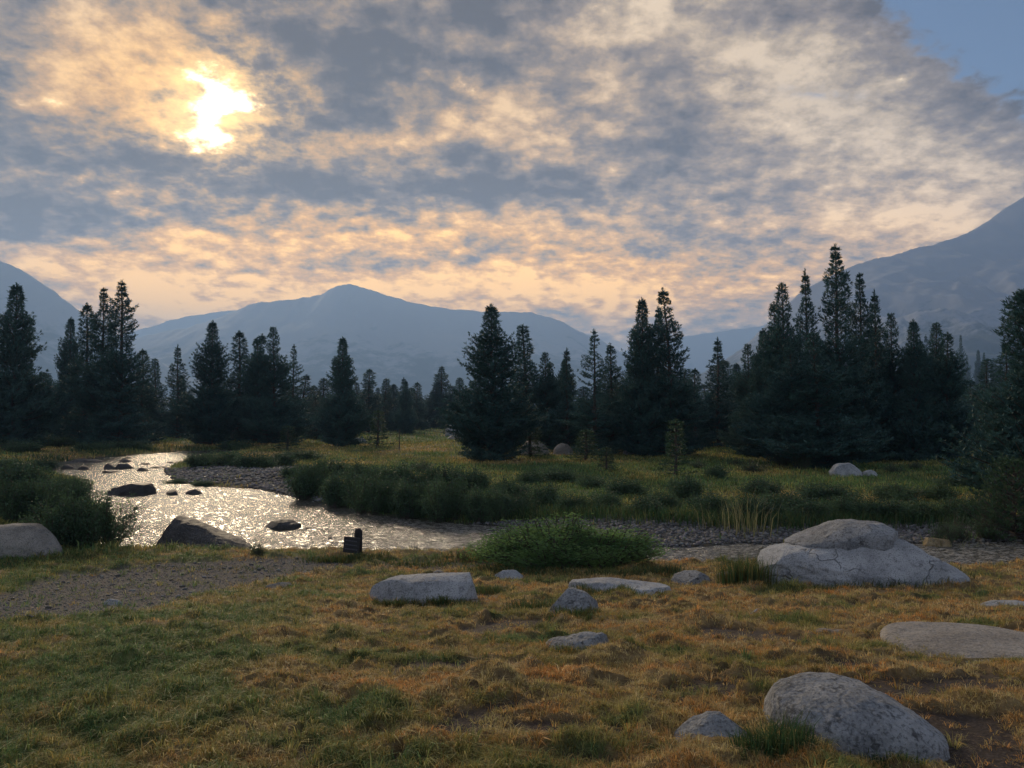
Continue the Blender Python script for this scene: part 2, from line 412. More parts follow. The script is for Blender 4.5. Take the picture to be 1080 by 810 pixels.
# ------------------------------------------------------------------ mountains
def mountain(name, crest, D, depth, seed, mat, nu=420, nv=150, rough=.05, base=5.0):
    """crest: pixel silhouette; the ridge stands at distance D, flanks run down towards and away from the viewer"""
    cx = np.array([c[0] for c in crest], float); cy = np.array([c[1] for c in crest], float)
    px = np.linspace(cx[0], cx[-1], nu); py = np.interp(px, cx, cy)
    k = np.exp(-np.linspace(-2, 2, 9)**2); k /= k.sum(); py = np.convolve(np.pad(py, 4, 'edge'), k, 'valid')
    dirs = np.array([ray(a, b) for a, b in zip(px, py)]); X = dirs[:, 0]/dirs[:, 1]*D; H = EYE+dirs[:, 2]/dirs[:, 1]*D
    H = H+D*.0035*fbm(X/D*55, 0*X, seed, 4, .6)
    v = np.linspace(-1, 1, nv)       # -1 front foot, 0 crest, 1 back foot
    Xg = np.repeat(X[None], nv, 0); Yg = D+v[:, None]*depth+0*Xg
    w = np.abs(v)[:, None]
    prof = (1-w)**1.25
    wx = Xg/D; wy = Yg/D
    rid = 1-np.abs(fbm(wx*9+2.0*wy, wy*4, seed+.5, 5, .55))*2
    rid2 = fbm(wx*30, wy*22, seed+3, 4, .6)
    env = np.clip(w*3, 0, 1)*(1-w)**.4
    Z = (H[None]-base)*prof+base-8*w+(H[None].mean()-base)*env*(rough*3.0*(rid-.6)+rough*.8*rid2)
    me = mesh_np(name, np.stack([Xg, Yg, Z], -1).reshape(-1, 3), grid_faces(nv, nu), 4, True)
    return new_obj(name, me, mat, kind='structure')
def mount_mat(name, rock, veg, treeline, spec=0.02):
    m, t, p = mat_new(name)
    P = t.node('ShaderNodeNewGeometry').outputs['Position']
    sepn = t.node('ShaderNodeSeparateXYZ'); t.l.new(P, sepn.inputs[0])
    n = t.noise(P, .004, 8, .65); n2 = t.noise(P, spec, 5, .7)
    f = t.sstep(t.add(t.add(t.mul(sepn.outputs[2], 1/treeline), t.mul(n, 1.6)), t.mul(n2, 1.3)), 1.9, 2.35)
    c = t.mix(f, veg, rock)
    t.put(p.inputs['Base Color'], c); p.inputs['Roughness'].default_value = .95
    return m
mm1 = mount_mat('mountain_far', (.34, .33, .31), (.04, .05, .035), 500, .012)
mm2 = mount_mat('mountain_near', (.24, .245, .27), (.045, .06, .06), 330, .045)  # bluish vegetation and paler rock put some haze into the slope colour
mountain('mountain_far_ridge', [(-500,330),(-200,350),(60,362),(110,356),(150,346),(190,334),(242,326),(300,325),(400,340),(650,372),(700,358),(735,352),(800,344),(840,332),(880,320),(950,330),(1100,345),(1500,350),(1900,380)], 6600, 900, 1.5, mm1, rough=.04)
mountain('mountain_peak', [(-100,440),(100,372),(160,352),(200,345),(235,333),(270,319),(300,316),(338,311),(352,302),(368,298),(385,303),(410,311),(430,317),(470,325),(510,328),(560,329),(590,338),(612,349),(640,362),(680,388),(740,405),(820,425),(900,440)], 4800, 1900, 2.5, mm1, rough=.05)
mountain('mountain_left', [(-700,260),(-400,240),(-150,232),(-40,255),(0,273),(20,282),(55,305),(80,325),(110,347),(150,372),(200,398),(280,425),(360,442)], 3400, 1400, 3.5, mm1, rough=.05)
mountain('mountain_right', [(560,441),(680,420),(760,385),(800,355),(820,330),(850,303),(900,279),(950,266),(1000,252),(1025,243),(1045,230),(1080,205),(1130,180),(1200,165),(1300,160),(1450,180),(1700,220),(2000,250)], 2600, 1500, 4.5, mm2, rough=.06, nu=600, nv=220)

# ------------------------------------------------------------------ haze
def build_haze():
    bm = bmesh.new(); bmesh.ops.create_cube(bm, size=1)
    me = bpy.data.meshes.new('haze'); bm.to_mesh(me); bm.free()
    m = bpy.data.materials.new('haze'); m.use_nodes = True
    t = NT(m.node_tree); t.n.clear()
    v = t.node('ShaderNodeVolumePrincipled')
    v.inputs['Color'].default_value = (.38, .60, .98, 1); v.inputs['Density'].default_value = HAZE_D
    v.inputs['Anisotropy'].default_value = .25
    o = t.node('ShaderNodeOutputMaterial'); t.l.new(v.outputs[0], o.inputs['Volume'])
    ob = new_obj('haze', me, m, kind='stuff')
    ob.scale = (15400, 15400, 1000); ob.location = (0, 0, 500-12)
HAZE_D = 0.00028
build_haze()

# ------------------------------------------------------------------ plant materials
def leaf_mat(name, c0, c1, rough=.6, trans=.25, scale=3.0):
    m, t, p = mat_new(name)
    oi = t.node('ShaderNodeObjectInfo')
    tc = t.node('ShaderNodeTexCoord').outputs['Object']
    n = t.noise(tc, scale, 3, .6)
    nf = t.noise(tc, scale*14, 2, .6)
    f = t.add(t.add(t.sstep(n, .3, .7), t.mul(t.sub(nf, .5), 1.6)), t.mul(t.sub(oi.outputs['Random'], .5), .5))
    c = t.mix(t.m('ADD', f, 0, clamp=True), c0, c1)
    t.put(p.inputs['Base Color'], c); p.inputs['Roughness'].default_value = rough
    p.inputs['Specular IOR Level'].default_value = .25
    if trans:
        tr = t.node('ShaderNodeBsdfTranslucent'); t.put(tr.inputs[0], c)
        mx = t.node('ShaderNodeMixShader'); mx.inputs[0].default_value = trans
        t.l.new(p.outputs[0], mx.inputs[1]); t.l.new(tr.outputs[0], mx.inputs[2])
        t.l.new(mx.outputs[0], t.n['Material Output'].inputs[0])
    return m
def blade_mat(name, trans=.3):
    m, t, p = mat_new(name)
    c = t.attr('col', 'Color')
    t.put(p.inputs['Base Color'], c); p.inputs['Roughness'].default_value = .6
    p.inputs['Specular IOR Level'].default_value = .2
    tr = t.node('ShaderNodeBsdfTranslucent'); t.put(tr.inputs[0], c)
    mx = t.node('ShaderNodeMixShader'); mx.inputs[0].default_value = trans
    t.l.new(p.outputs[0], mx.inputs[1]); t.l.new(tr.outputs[0], mx.inputs[2])
    t.l.new(mx.outputs[0], t.n['Material Output'].inputs[0])
    return m
def bark_mat():
    m, t, p = mat_new('bark')
    tc = t.node('ShaderNodeTexCoord').outputs['Object']
    mp = t.node('ShaderNodeMapping'); t.l.new(tc, mp.inputs[0]); mp.inputs['Scale'].default_value = (1, 1, .25)
    n = t.noise(mp.outputs[0], 14, 5, .65)
    t.put(p.inputs['Base Color'], t.ramp(n, [(.3, (.03, .024, .02)), (.7, (.14, .105, .08))]))
    p.inputs['Roughness'].default_value = .9
    return m
NEEDLE = leaf_mat('needles', (.032, .080, .070), (.075, .150, .125), trans=.15, scale=.8)
NEEDLE_LIGHT = leaf_mat('young_needles', (.035, .075, .04), (.075, .13, .06), trans=.2, scale=2)
BARK = bark_mat()
WILLOW = leaf_mat('willow_leaves', (.045, .085, .045), (.115, .18, .085), trans=.3, scale=1.5)
GREENBUSH = leaf_mat('bush_leaves', (.09, .17, .06), (.25, .38, .12), trans=.45, scale=2.5)
TWIG = mat_new('twigs')[0]; TWIG.node_tree.nodes['Principled BSDF'].inputs['Base Color'].default_value = (.06, .042, .03, 1)

def norm(a): return a/np.maximum(np.linalg.norm(a, axis=-1, keepdims=True), 1e-9)
def tubes(paths, radii, sides=4):
    """list of (n,3) paths, list of (n,) radii -> verts, quad faces"""
    V, F, o = [], [], 0
    ang = np.arange(sides)*2*math.pi/sides
    for p, rad in zip(paths, radii):
        p = np.asarray(p, float); rad = np.asarray(rad, float)
        tan = norm(np.gradient(p, axis=0))
        ref = np.array([0, 0, 1.0]) if abs(tan[0, 2]) < .8 else np.array([1.0, 0, 0])
        a = norm(np.cross(tan, ref)); b = np.cross(tan, a)
        ring = p[:, None]+rad[:, None, None]*(np.cos(ang)[None, :, None]*a[:, None]+np.sin(ang)[None, :, None]*b[:, None])
        V.append(ring.reshape(-1, 3)); F.append(grid_faces(len(p), sides, True)+o); o += len(p)*sides
    return np.vstack(V), np.vstack(F)
def needles(pos, dirs, k, ln, wd, rng, spread=.75, up=.25):
    N = len(pos)
    d = norm(dirs[:, None]+rng.normal(size=(N, k, 3))*spread+np.array([0, 0, up])).reshape(-1, 3)
    p = np.repeat(pos, k, 0)+rng.normal(size=(N*k, 3))*ln*.15
    s = norm(np.cross(d, rng.normal(size=d.shape)))
    L = ln*rng.uniform(.7, 1.25, (len(p), 1)); W = wd*rng.uniform(.7, 1.3, (len(p), 1))
    tip = p+d*L; mid = p+d*L*.45
    V = np.stack([p, mid+s*W/2, tip, mid-s*W/2], 1).reshape(-1, 3)
    F = np.arange(len(p)*4).reshape(-1, 4)
    return V, F
def conifer_mesh(seed, H, Rm, shape=.75, gap=.0, bottom=.015, dens=1.0, lump=.25, k=9, nl=.2, nw=.045, double=False, upturn=.45):
    rng = np.random.default_rng(seed)
    paths, radii, tp, td = [], [], [], []
    tops = [(0, 0, H)]
    if double: tops.append((rng.uniform(.35, .6)*Rm, rng.uniform(-.3, .3)*Rm, H*rng.uniform(.88, .95)))
    for (ox, oy, hh) in tops:
        n = 16; zz = np.linspace(0, hh, n)
        lean = rng.normal(size=2)*.012*hh
        tx = ox*sstep(zz, .1*hh, .5*hh)+lean[0]*(zz/hh)**2+.03*np.sin(zz*.9+seed); ty = oy*sstep(zz, .1*hh, .5*hh)+lean[1]*(zz/hh)**2
        paths.append(np.stack([tx, ty, zz], 1)); radii.append(hh*.0135*(1-zz/hh)**.8+.012)
        z = hh*bottom
        while z < hh*.985:
            t = z/hh
            prof = ((1-t)**(shape+.22)*1.08+.0)*min(1, .72+t*2.2)
            L0 = Rm*prof+.05
            nb = max(3, int(round((4.2+2.2*(1-t))*dens)))
            a0 = rng.uniform(0, 6.28)
            side = 1+lump*math.sin(z*1.3+seed)+lump*.6*math.sin(z*2.9+seed*2)
            for b in range(nb):
                if rng.random() < gap*(1-t*.5): continue
                az = a0+b*6.283/nb+rng.normal()*.25
                L = L0*rng.uniform(.78, 1.1)*side*(1+.13*math.sin(az*2+seed+z*.35))
                L = max(L, .1)
                tilt = -.22+.75*t+rng.normal()*.08
                nn = 5; s = np.linspace(0, 1, nn)
                cx = np.interp(z, zz, tx); cy = np.interp(z, zz, ty)
                bp = np.stack([cx+math.cos(az)*L*s, cy+math.sin(az)*L*s, z+rng.normal()*.05+L*(tilt*s+upturn*s*s*.8)], 1)
                paths.append(bp); radii.append((.012+.014*L)*(1-s*.85))
                nt = max(3, int(L/.13*1.15))
                for q in range(nt):
                    sq = (.16 if t > .1 else .3)+(.86-.16)*(q+rng.random()*.8)/nt
                    base = np.array([np.interp(sq, s, bp[:, i]) for i in range(3)])
                    sg = 1 if q % 2 else -1
                    ta = az+sg*rng.uniform(.5, 1.15)
                    tl = (.10+.34*L*(1-sq*.8))*rng.uniform(.6, 1.1)
                    dv = np.array([math.cos(ta), math.sin(ta), rng.uniform(.05, .6)]); dv /= np.linalg.norm(dv)
                    m = max(1, int(tl/.15))
                    for j in range(m):
                        tp.append(base+dv*tl*(j+1)/m); td.append(dv*.7+np.array([0, 0, .45]))
                tp.append(bp[-1]); td.append(np.array([math.cos(az)*.5, math.sin(az)*.5, .8]))
            z += max(.17, hh*.021)*rng.uniform(.75, 1.3)/max(dens, .5)
        for q in range(8): tp.append(np.array([tx[-1], ty[-1], hh-.07*q*hh/9])); td.append(np.array([0, 0, 1.0]))
    tp, td = np.array(tp), np.array(td)
    V, F = needles(tp, td, k, nl, nw, rng, .55, .2)
    return mesh_np('crown', V, F, 4), mesh_np('trunk', *tubes(paths, radii, 5), 4, True)
PROTO = {}
def tree_protos():
    specs = dict(
        tall=[dict(seed=1, H=13, Rm=2.1, shape=.70), dict(seed=2, H=13, Rm=2.3, lump=.35, shape=.76), dict(seed=3, H=13, Rm=1.9, shape=.62)],
        wide=[dict(seed=4, H=12, Rm=2.7, shape=.72, lump=.2, dens=1.25, upturn=.6), dict(seed=5, H=12, Rm=2.6, shape=.62, double=True, lump=.3)],
        narrow=[dict(seed=6, H=12, Rm=1.5, shape=.62), dict(seed=7, H=12, Rm=1.35, shape=.55, lump=.35)],
        open=[dict(seed=8, H=13, Rm=2.8, shape=.6, dens=.8, gap=.18, lump=.35, upturn=.3), dict(seed=9, H=13, Rm=2.4, shape=.75, gap=.2, dens=.8, lump=.4)],
        spire=[dict(seed=10, H=12, Rm=1.9, shape=.85, dens=.9, gap=.1)])
    for kx, l in specs.items(): PROTO[kx] = [conifer_mesh(**d) + (d['H'], d['Rm']) for d in l]
tree_protos()
TREECOUNT = 0
def put_tree(kind, x, y, z, H, halfw, label, group=None, mat=None, var=None, name='pine_tree', cat='pine tree'):
    """one tree: an Empty at the foot of the trunk, with crown and trunk as parts sharing mesh data"""
    global TREECOUNT
    l = PROTO[kind]; cr, tr, h0, r0 = l[(TREECOUNT if var is None else var) % len(l)]; TREECOUNT += 1
    e = new_obj(name, None, label=label, cat=cat, group=group, loc=(x, y, z-.1))
    sh = H/h0; sw = halfw*1.2/r0
    e.scale = (sw, sw, sh); e.rotation_euler = (0, 0, random.uniform(0, 6.28))
    c = new_obj('crown', cr, parent=e); t = new_obj('trunk', tr, parent=e)
    return e
for l in PROTO.values():
    for cr, tr, *_ in l: cr.materials.append(NEEDLE); tr.materials.append(BARK)
def tree_px(kind, px, top, Y, wpx, label, group=None, var=None, name='pine_tree'):
    x, y, z = atY(px, Y)
    d = ray(px, top); ztop = EYE+d[2]/d[1]*Y
    return put_tree(kind, x, y, z, ztop-z, wpx/2/FPX*Y, label, group, var=var, name=name)

TREES = [  # kind, px, top, Y, width px, variant, label
 ('wide', 14, 299, 62, 76, 0, 'tall open-branched pine at the left edge with ladder-like bare gaps'),
 ('narrow', 45, 392, 95, 26, 0, 'small pine just right of the tall open pine at the left edge'),
 ('wide', 72, 334, 84, 40, 0, 'mid-height bushy pine between the left-edge pine and the big twin-topped pines'),
 ('narrow', 90, 320, 70, 34, 1, 'ragged pine leaning against the left side of the twin-topped pines'),
 ('tall', 107, 304, 66, 52, 1, 'left one of the two tall joined pines on the left bank'),
 ('tall', 128, 296, 64, 56, 0, 'tallest pine of the left half, right one of the two joined tops'),
 ('narrow', 150, 368, 74, 30, 1, 'short pine on the right shoulder of the tall joined pines'),
 ('narrow', 165, 378, 100, 26, 0, 'slim short pine in the gap right of the tall left pines'),
 ('spire', 188, 364, 92, 34, 0, 'pointed young pine in the gap, left of the broad cone-shaped pine'),
 ('wide', 222, 338, 70, 54, 0, 'broad cone-shaped pine with a clean outline left of centre'),
 ('narrow', 252, 349, 80, 34, 1, 'slim pine touching the right side of the broad cone-shaped pine'),
 ('tall', 270, 352, 76, 40, 2, 'dark dense pine in the middle of the left-centre clump'),
 ('wide', 289, 345, 72, 50, 1, 'rounded bushy pine on the right of the left-centre clump'),
 ('open', 309, 363, 75, 34, 1, 'ragged pine at the right end of the left-centre clump'),
 ('narrow', 331, 406, 110, 24, 0, 'small hazy pine left of the lone cone-shaped pine'),
 ('wide', 361, 355, 66, 50, 0, 'lone symmetric pine standing below the mountain peak'),
 ('narrow', 389, 389, 120, 26, 1, 'grey hazy pine just right of the lone symmetric pine'),
 ('narrow', 405, 399, 130, 26, 0, 'second grey hazy pine right of the lone symmetric pine'),
 ('spire', 425, 398, 125, 28, 0, 'hazy pointed pine halfway between the lone pine and the centre pine'),
 ('narrow', 440, 403, 135, 20, 1, 'very slim dark pine left of the pale outcrop'),
 ('tall', 465, 386, 150, 38, 0, 'hazy full pine standing behind the pale rock outcrop'),
 ('narrow', 484, 398, 150, 26, 0, 'small hazy pine tucked behind the left edge of the big centre pine'),
 ('wide', 519, 320, 45, 84, 0, 'big dark pine standing alone at the centre of the picture'),
 ('narrow', 556, 342, 60, 44, 0, 'hazy pine close behind the right side of the big centre pine'),
 ('wide', 576, 371, 58, 44, 1, 'low rounded pine right of the big centre pine'),
 ('spire', 598, 367, 55, 38, 0, 'short pointed pine in the middle of the row right of centre'),
 ('open', 627, 347, 50, 52, 1, 'pine with ragged upswept tips left of the tall pair'),
 ('tall', 646, 362, 54, 40, 2, 'dense pine between the ragged pine and the tall pair'),
 ('wide', 678, 314, 50, 62, 0, 'round-topped pine, left and lower one of the tall pair'),
 ('tall', 709, 303, 49, 54, 2, 'narrow-topped pine, right and taller one of the tall pair'),
 ('tall', 694, 325, 53, 44, 0, 'pine filling the notch between the tall pair'),
 ('narrow', 733, 388, 62, 28, 1, 'short pine at the right foot of the tall pair'),
 ('spire', 757, 356, 66, 46, 0, 'evenly pointed pine standing in the gap left of the great clump'),
 ('wide', 790, 362, 52, 46, 1, 'low pine at the left foot of the great right-hand clump'),
 ('wide', 806, 346, 48, 46, 0, 'pine on the left shoulder of the great right-hand clump'),
 ('wide', 829, 298, 42, 62, 1, 'tall flat-topped pine on the left of the great clump'),
 ('spire', 853, 284, 44, 48, 0, 'thin-topped pine just left of the tallest tree'),
 ('tall', 885, 258, 43, 66, 0, 'tallest pine of all, rising from the middle of the great clump'),
 ('tall', 909, 288, 44, 52, 1, 'pine just right of the tallest tree'),
 ('spire', 925, 306, 45, 46, 0, 'pointed pine on the right slope of the great clump'),
 ('wide', 942, 330, 46, 46, 1, 'lower pine at the right end of the great clump'),
 ('wide', 862, 350, 38, 78, 1, 'low wide pine at the front foot of the great clump'),
 ('wide', 966, 336, 44, 52, 0, 'broad pine standing right of the great clump'),
 ('wide', 987, 340, 45, 56, 1, 'broad pine with drooping outer boughs at the right of the pair beyond the clump'),
 ('open', 1005, 372, 50, 34, 1, 'low ragged pine at the right foot of the broad pair'),
 ('narrow', 1040, 378, 66, 34, 0, 'hazy slim pine in the opening near the right edge'),
 ('tall', 1062, 362, 60, 48, 0, 'hazy pine behind the big pine at the right edge'),
]
for (k, px, top, Y, w, v, lab) in TREES: tree_px(k, px, top, Y, w, lab, 'pines along the back of the meadow', v)
# deep ranks behind: what shows between the named pines
def back_trees():
    rng = random.Random(4)
    def rank(x0, x1, n, Y0, Y1, t0, t1, group, lab, w0=22, w1=34):
        for i in range(n):
            px = x0+(x1-x0)*(i+rng.random())/n; Y = rng.uniform(Y0, Y1)
            tree_px(rng.choice(['tall', 'narrow', 'wide', 'tall']), px, rng.uniform(t0, t1), Y, rng.uniform(w0, w1), lab, group, rng.randrange(3))
    rank(-60, 340, 30, 85, 130, 392, 424, 'pines in the shade of the left woods', 'dark middle-distance pine in the left half of the woods, its foot in shade', 26, 40)
    rank(330, 530, 26, 110, 200, 398, 424, 'hazy pines below the peak', 'small hazy pine in the distant rank below the mountain peak')
    rank(530, 780, 22, 64, 110, 378, 418, 'pines filling the woods right of centre', 'shaded pine filling the woods behind the row right of centre', 30, 42)
    rank(790, 1010, 20, 48, 70, 352, 410, 'pines inside the great clump', 'shaded pine inside or behind the great right-hand clump', 36, 50)
    rank(1010, 1180, 14, 75, 130, 392, 420, 'pines in the right-hand gap', 'hazy pine in the gap of the woods near the right edge', 26, 36)
    rank(960, 1180, 24, 380, 600, 352, 385, 'faint pines at the mountain foot', 'faint far pine in the misty rank at the foot of the right mountain', 12, 18)
    rank(-260, 1300, 60, 240, 420, 412, 428, 'far pines closing the valley floor', 'far misty pine closing the valley floor between nearer trunks', 16, 24)
back_trees()

# big pine at the right edge, near
cr, tr = conifer_mesh(31, 6.6, 1.45, shape=.5, lump=.35, gap=.0, k=14, nl=.14, nw=.026, dens=1.5, upturn=.55)
cr.materials.append(NEEDLE); tr.materials.append(BARK); PROTO['edge'] = [(cr, tr, 6.6, 1.45)]
tree_px('edge', 1094, 306, 21.5, 100, 'near dark pine cut off by the right edge of the picture')
# low pine bough reaching left
cr, tr = conifer_mesh(33, 1.9, .95, shape=.4, lump=.35, k=14, nl=.09, nw=.018, bottom=.05, upturn=.6, dens=1.5)
cr.materials.append(NEEDLE_LIGHT); tr.materials.append(BARK); PROTO['low'] = [(cr, tr, 1.9, .95)]
tree_px('low', 1068, 484, 17.5, 62, 'low bushy young pine beneath the big pine at the right edge')
# saplings
cr, tr = conifer_mesh(35, 3.0, .55, shape=.85, lump=.2, gap=.1, dens=.9, k=11, nl=.11, nw=.024, upturn=.35)
cr.materials.append(NEEDLE_LIGHT); tr.materials.append(BARK); PROTO['sapling'] = [(cr, tr, 3.0, .55)]
for px, top, Y, w, lab in [(711, 441, 33, 34, 'thin sapling with see-through branches standing in the meadow right of centre'),
                           (303, 448, 57, 26, 'small dark sapling before the left-centre clump'),
                           (640, 470, 36, 26, 'small green sapling in the meadow, left of the thin sapling'),
                           (617, 452, 44, 36, 'bushy sapling at the foot of the ragged pine'),
                           (560, 440, 47, 40, 'dark sapling just right of the big centre pine'),
                           (398, 432, 62, 26, 'small dark sapling at the right foot of the lone symmetric pine')]:
    tree_px('sapling', px, top, Y, w, lab, name='pine_sapling')
x, y, z = atY(421, 58)
cr, tr = conifer_mesh(36, 2.0, .5, shape=.6, gap=.35, dens=.6, k=1, nl=.12, nw=.012)
cr.materials.append(TWIG); tr.materials.append(BARK); PROTO['snag'] = [(cr, tr, 2.0, .5)]
e = tree_px('snag', 421, 452, 56, 16, 'small dead leafless sapling in the meadow left of the outcrop', name='dead_sapling')

# ------------------------------------------------------------------ shrubs
def shrub_mesh(seed, nstem, nleaf, rx, ry, h, ll, lw, lobes=7, spiky=.3):
    rng = np.random.default_rng(seed)
    paths, radii = [], []
    lob = [(rng.uniform(-.62, .62)*rx, rng.uniform(-.55, .55)*ry, rng.uniform(.38, .55), rng.uniform(.72, 1.0)*h) for _ in range(lobes)]
    P, Dd = [], []
    for i in range(nstem):
        lx, ly, lr, lh = lob[i % lobes]
        az = rng.uniform(0, 6.28); q = math.sqrt(rng.random())
        ex, ey = lx+math.cos(az)*q*lr*rx, ly+math.sin(az)*q*lr*ry
        ez = lh*(1-.55*q*q)*rng.uniform(.8, 1+spiky)
        b = np.array([lx*.75+rng.normal()*.07*rx, ly*.75+rng.normal()*.07*ry, 0])
        s = np.linspace(0, 1, 5)[:, None]
        e = np.array([ex, ey, ez]); mid = (b+e)/2+np.array([0, 0, ez*.12])
        p = b*(1-s)**2+2*mid*s*(1-s)+e*s*s
        paths.append(p); radii.append(.010*h*(1-s[:, 0]*.8)+.002)
        tt = rng.uniform(.12, 1.0, nleaf)
        pos = np.stack([np.interp(tt, s[:, 0], p[:, k]) for k in range(3)], 1)+rng.normal(size=(nleaf, 3))*ll*1.3
        pos[:, 2] = np.abs(pos[:, 2])
        P.append(pos); Dd.append(np.repeat(norm((e-b)[None])*.6+np.array([[0, 0, .3]]), nleaf, 0))
    V, F = needles(np.vstack(P), np.vstack(Dd), 1, ll, lw, rng, 1.0, .15)
    return mesh_np('foliage', V, F, 4), mesh_np('stems', *tubes(paths, radii, 3), 4, True)
SHR = {}
SHR['willow'] = [shrub_mesh(50+i, 150, 46, 1, 1, 1, .085, .034, lobes=8) for i in range(3)]
SHR['near'] = [shrub_mesh(60, 300, 90, 1, 1, 1, .050, .028, lobes=11, spiky=.25), shrub_mesh(61, 260, 90, 1, 1, 1, .050, .028, lobes=8, spiky=.4)]
SHR['green'] = [shrub_mesh(70, 620, 110, 1, 1, 1, .036, .020, lobes=16, spiky=.38)]
SHR['sparse'] = [shrub_mesh(80, 90, 22, 1, 1, 1, .06, .022, lobes=5, spiky=.5)]
for k, l in SHR.items():
    for a, b in l: a.materials.append(GREENBUSH if k == 'green' else WILLOW); b.materials.append(TWIG)
SHC = 0
def shrub(kind, px, row, wpx, hpx, label, group=None, depth=.6, cat='shrub', name='shrub'):
    """row: pixel row of the near foot"""
    global SHC
    x, y = gp(px, row); rx = wpx/2/FPX*y; ry = rx*depth; y += ry*.6; x = (px-540)/FPX*y
    z = float(ground_z(np.array([x]), np.array([y]))[0][0]); h = hpx/FPX*y
    a, b = SHR[kind][SHC % len(SHR[kind])]; SHC += 1
    e = new_obj(name, None, label=label, cat=cat, group=group, loc=(x, y, z-.03))
    e.scale = (rx*.95, ry*.95, h*.92); e.rotation_euler = (0, 0, random.choice([0, math.pi])+random.uniform(-.15, .15))
    new_obj('foliage', a, parent=e); new_obj('stems', b, parent=e)
    return e
shrub('green', 607, 603, 290, 47, 'wide bright-leaved green bush in front of the gravel bar', depth=.32)
shrub('near', 90, 583, 112, 56, 'big dark rounded willow overhanging the left bank beside the tan boulder', depth=.7)
shrub('near', 60, 545, 80, 38, 'dark willow on the left bank just upstream of the big rounded one')
shrub('near', 20, 553, 90, 46, 'olive willow at the left edge above the tan boulder')
shrub('willow', 30, 520, 90, 34, 'low willow at the left edge level with the flat river rock')
shrub('near', 75, 527, 44, 24, 'small dark willow at the water on the left bank')
shrub('sparse', 277, 588, 38, 18, 'small sprawling shrub on the near bank between dark river rock and trail sign')
GW = 'dark willows lining the far bank'
FARW = [(332,527,50,46,'dark tall willow where the far bank bends beside the gravel bar'),(365,535,60,44,'willow second from the gravel bar end of the far bank'),(400,542,62,46,'dense willow on the far bank above the trail sign'),
 (440,549,66,50,'broad willow on the far bank right of the trail sign'),(478,553,62,52,'tallest willow at the water, below the big centre pine'),(512,553,56,44,'willow at the right end of the dark bank thicket'),
 (545,548,56,30,'low willow behind the left end of the bright green bush')]
for px, row, w, h, lab in FARW: shrub('near', px, row, w*1.15, h*.8, lab, GW, .8)
GM = 'low willows scattered over the wet meadow'
MIDW = [(345,505,70,22),(380,512,70,26),(420,518,80,28),(462,520,80,30),(500,520,70,26),(450,500,60,16),(535,530,70,26),(575,535,60,24),(605,542,50,22),(640,540,60,24),(680,545,60,22),(660,525,60,20),(700,540,50,22),
 (725,530,60,28),(750,545,70,26),(790,552,80,28),(820,545,70,28),(850,552,80,26),(890,550,80,26),(930,552,70,26),(965,551,70,24),(1000,552,60,26),(1035,556,60,34),(800,525,70,20),(870,530,80,20),(940,530,80,20),(990,530,60,20),(1010,515,60,16),
 (755,505,40,16),(800,500,60,14),(590,510,60,18),(560,512,50,18),(620,515,50,16),(740,495,40,10),(820,492,44,22),(840,496,44,26),(945,500,40,12),(770,492,40,10),(960,495,30,10)]
ORD = ['leftmost', 'second from the left', 'third from the left', 'fourth from the left', 'fifth from the left', 'sixth from the left', 'seventh from the left', 'eighth from the left', 'ninth from the left', 'tenth from the left', 'eleventh from the left', 'twelfth from the left', 'thirteenth from the left', 'fourteenth from the left']
def row_of(row): return 3 if row >= 540 else 2 if row >= 523 else 1 if row >= 504 else 0
ROWN = ['in the sparse row before the pines', 'in the second row out from the pines', 'in the middle rows of the wet meadow', 'in the row nearest the gravel bar']
for k in range(4):
    for i, (px, row, w, h) in enumerate(sorted(q for q in MIDW if row_of(q[1]) == k)):
        shrub('willow' if row > 500 else 'sparse', px, row, w, h, 'low dark willow tussock, '+ORD[i]+' '+ROWN[k], GM, .8)
GL = 'low willows on the left meadow and gravel island'
GLC = {True: 0, False: 0}
for px, row, w, h in sorted([(215,493,56,16),(245,492,50,18),(270,494,60,18),(300,492,50,16),(190,512,34,8),(215,514,30,7),(25,478,60,14),(60,472,60,12),(100,476,60,10),(140,474,60,9),(10,500,60,18),(45,496,46,14),(310,505,40,14),(250,475,60,10),(320,486,60,12)], key=lambda q: q[0]):
    GLC[px > 170] += 1
    shrub('willow', px, row, w, h, 'low willow tussock, '+ORD[GLC[px > 170]-1]+(' between gravel island and woods' if px > 170 else ' on the left meadow above the river bend'), GL, .8)
for px, row, w, h, lab in [(985,580,60,26,'straggly grey-green shrub touching the ochre rock'),(1015,578,60,30,'middle one of three straggly shrubs right of the ochre rock'),(1045,575,60,34,'straggly shrub right under the young pine at the right edge')]:
    shrub('sparse', px, row, w, h, lab, 'straggly shrubs by the tan boulder', .7)

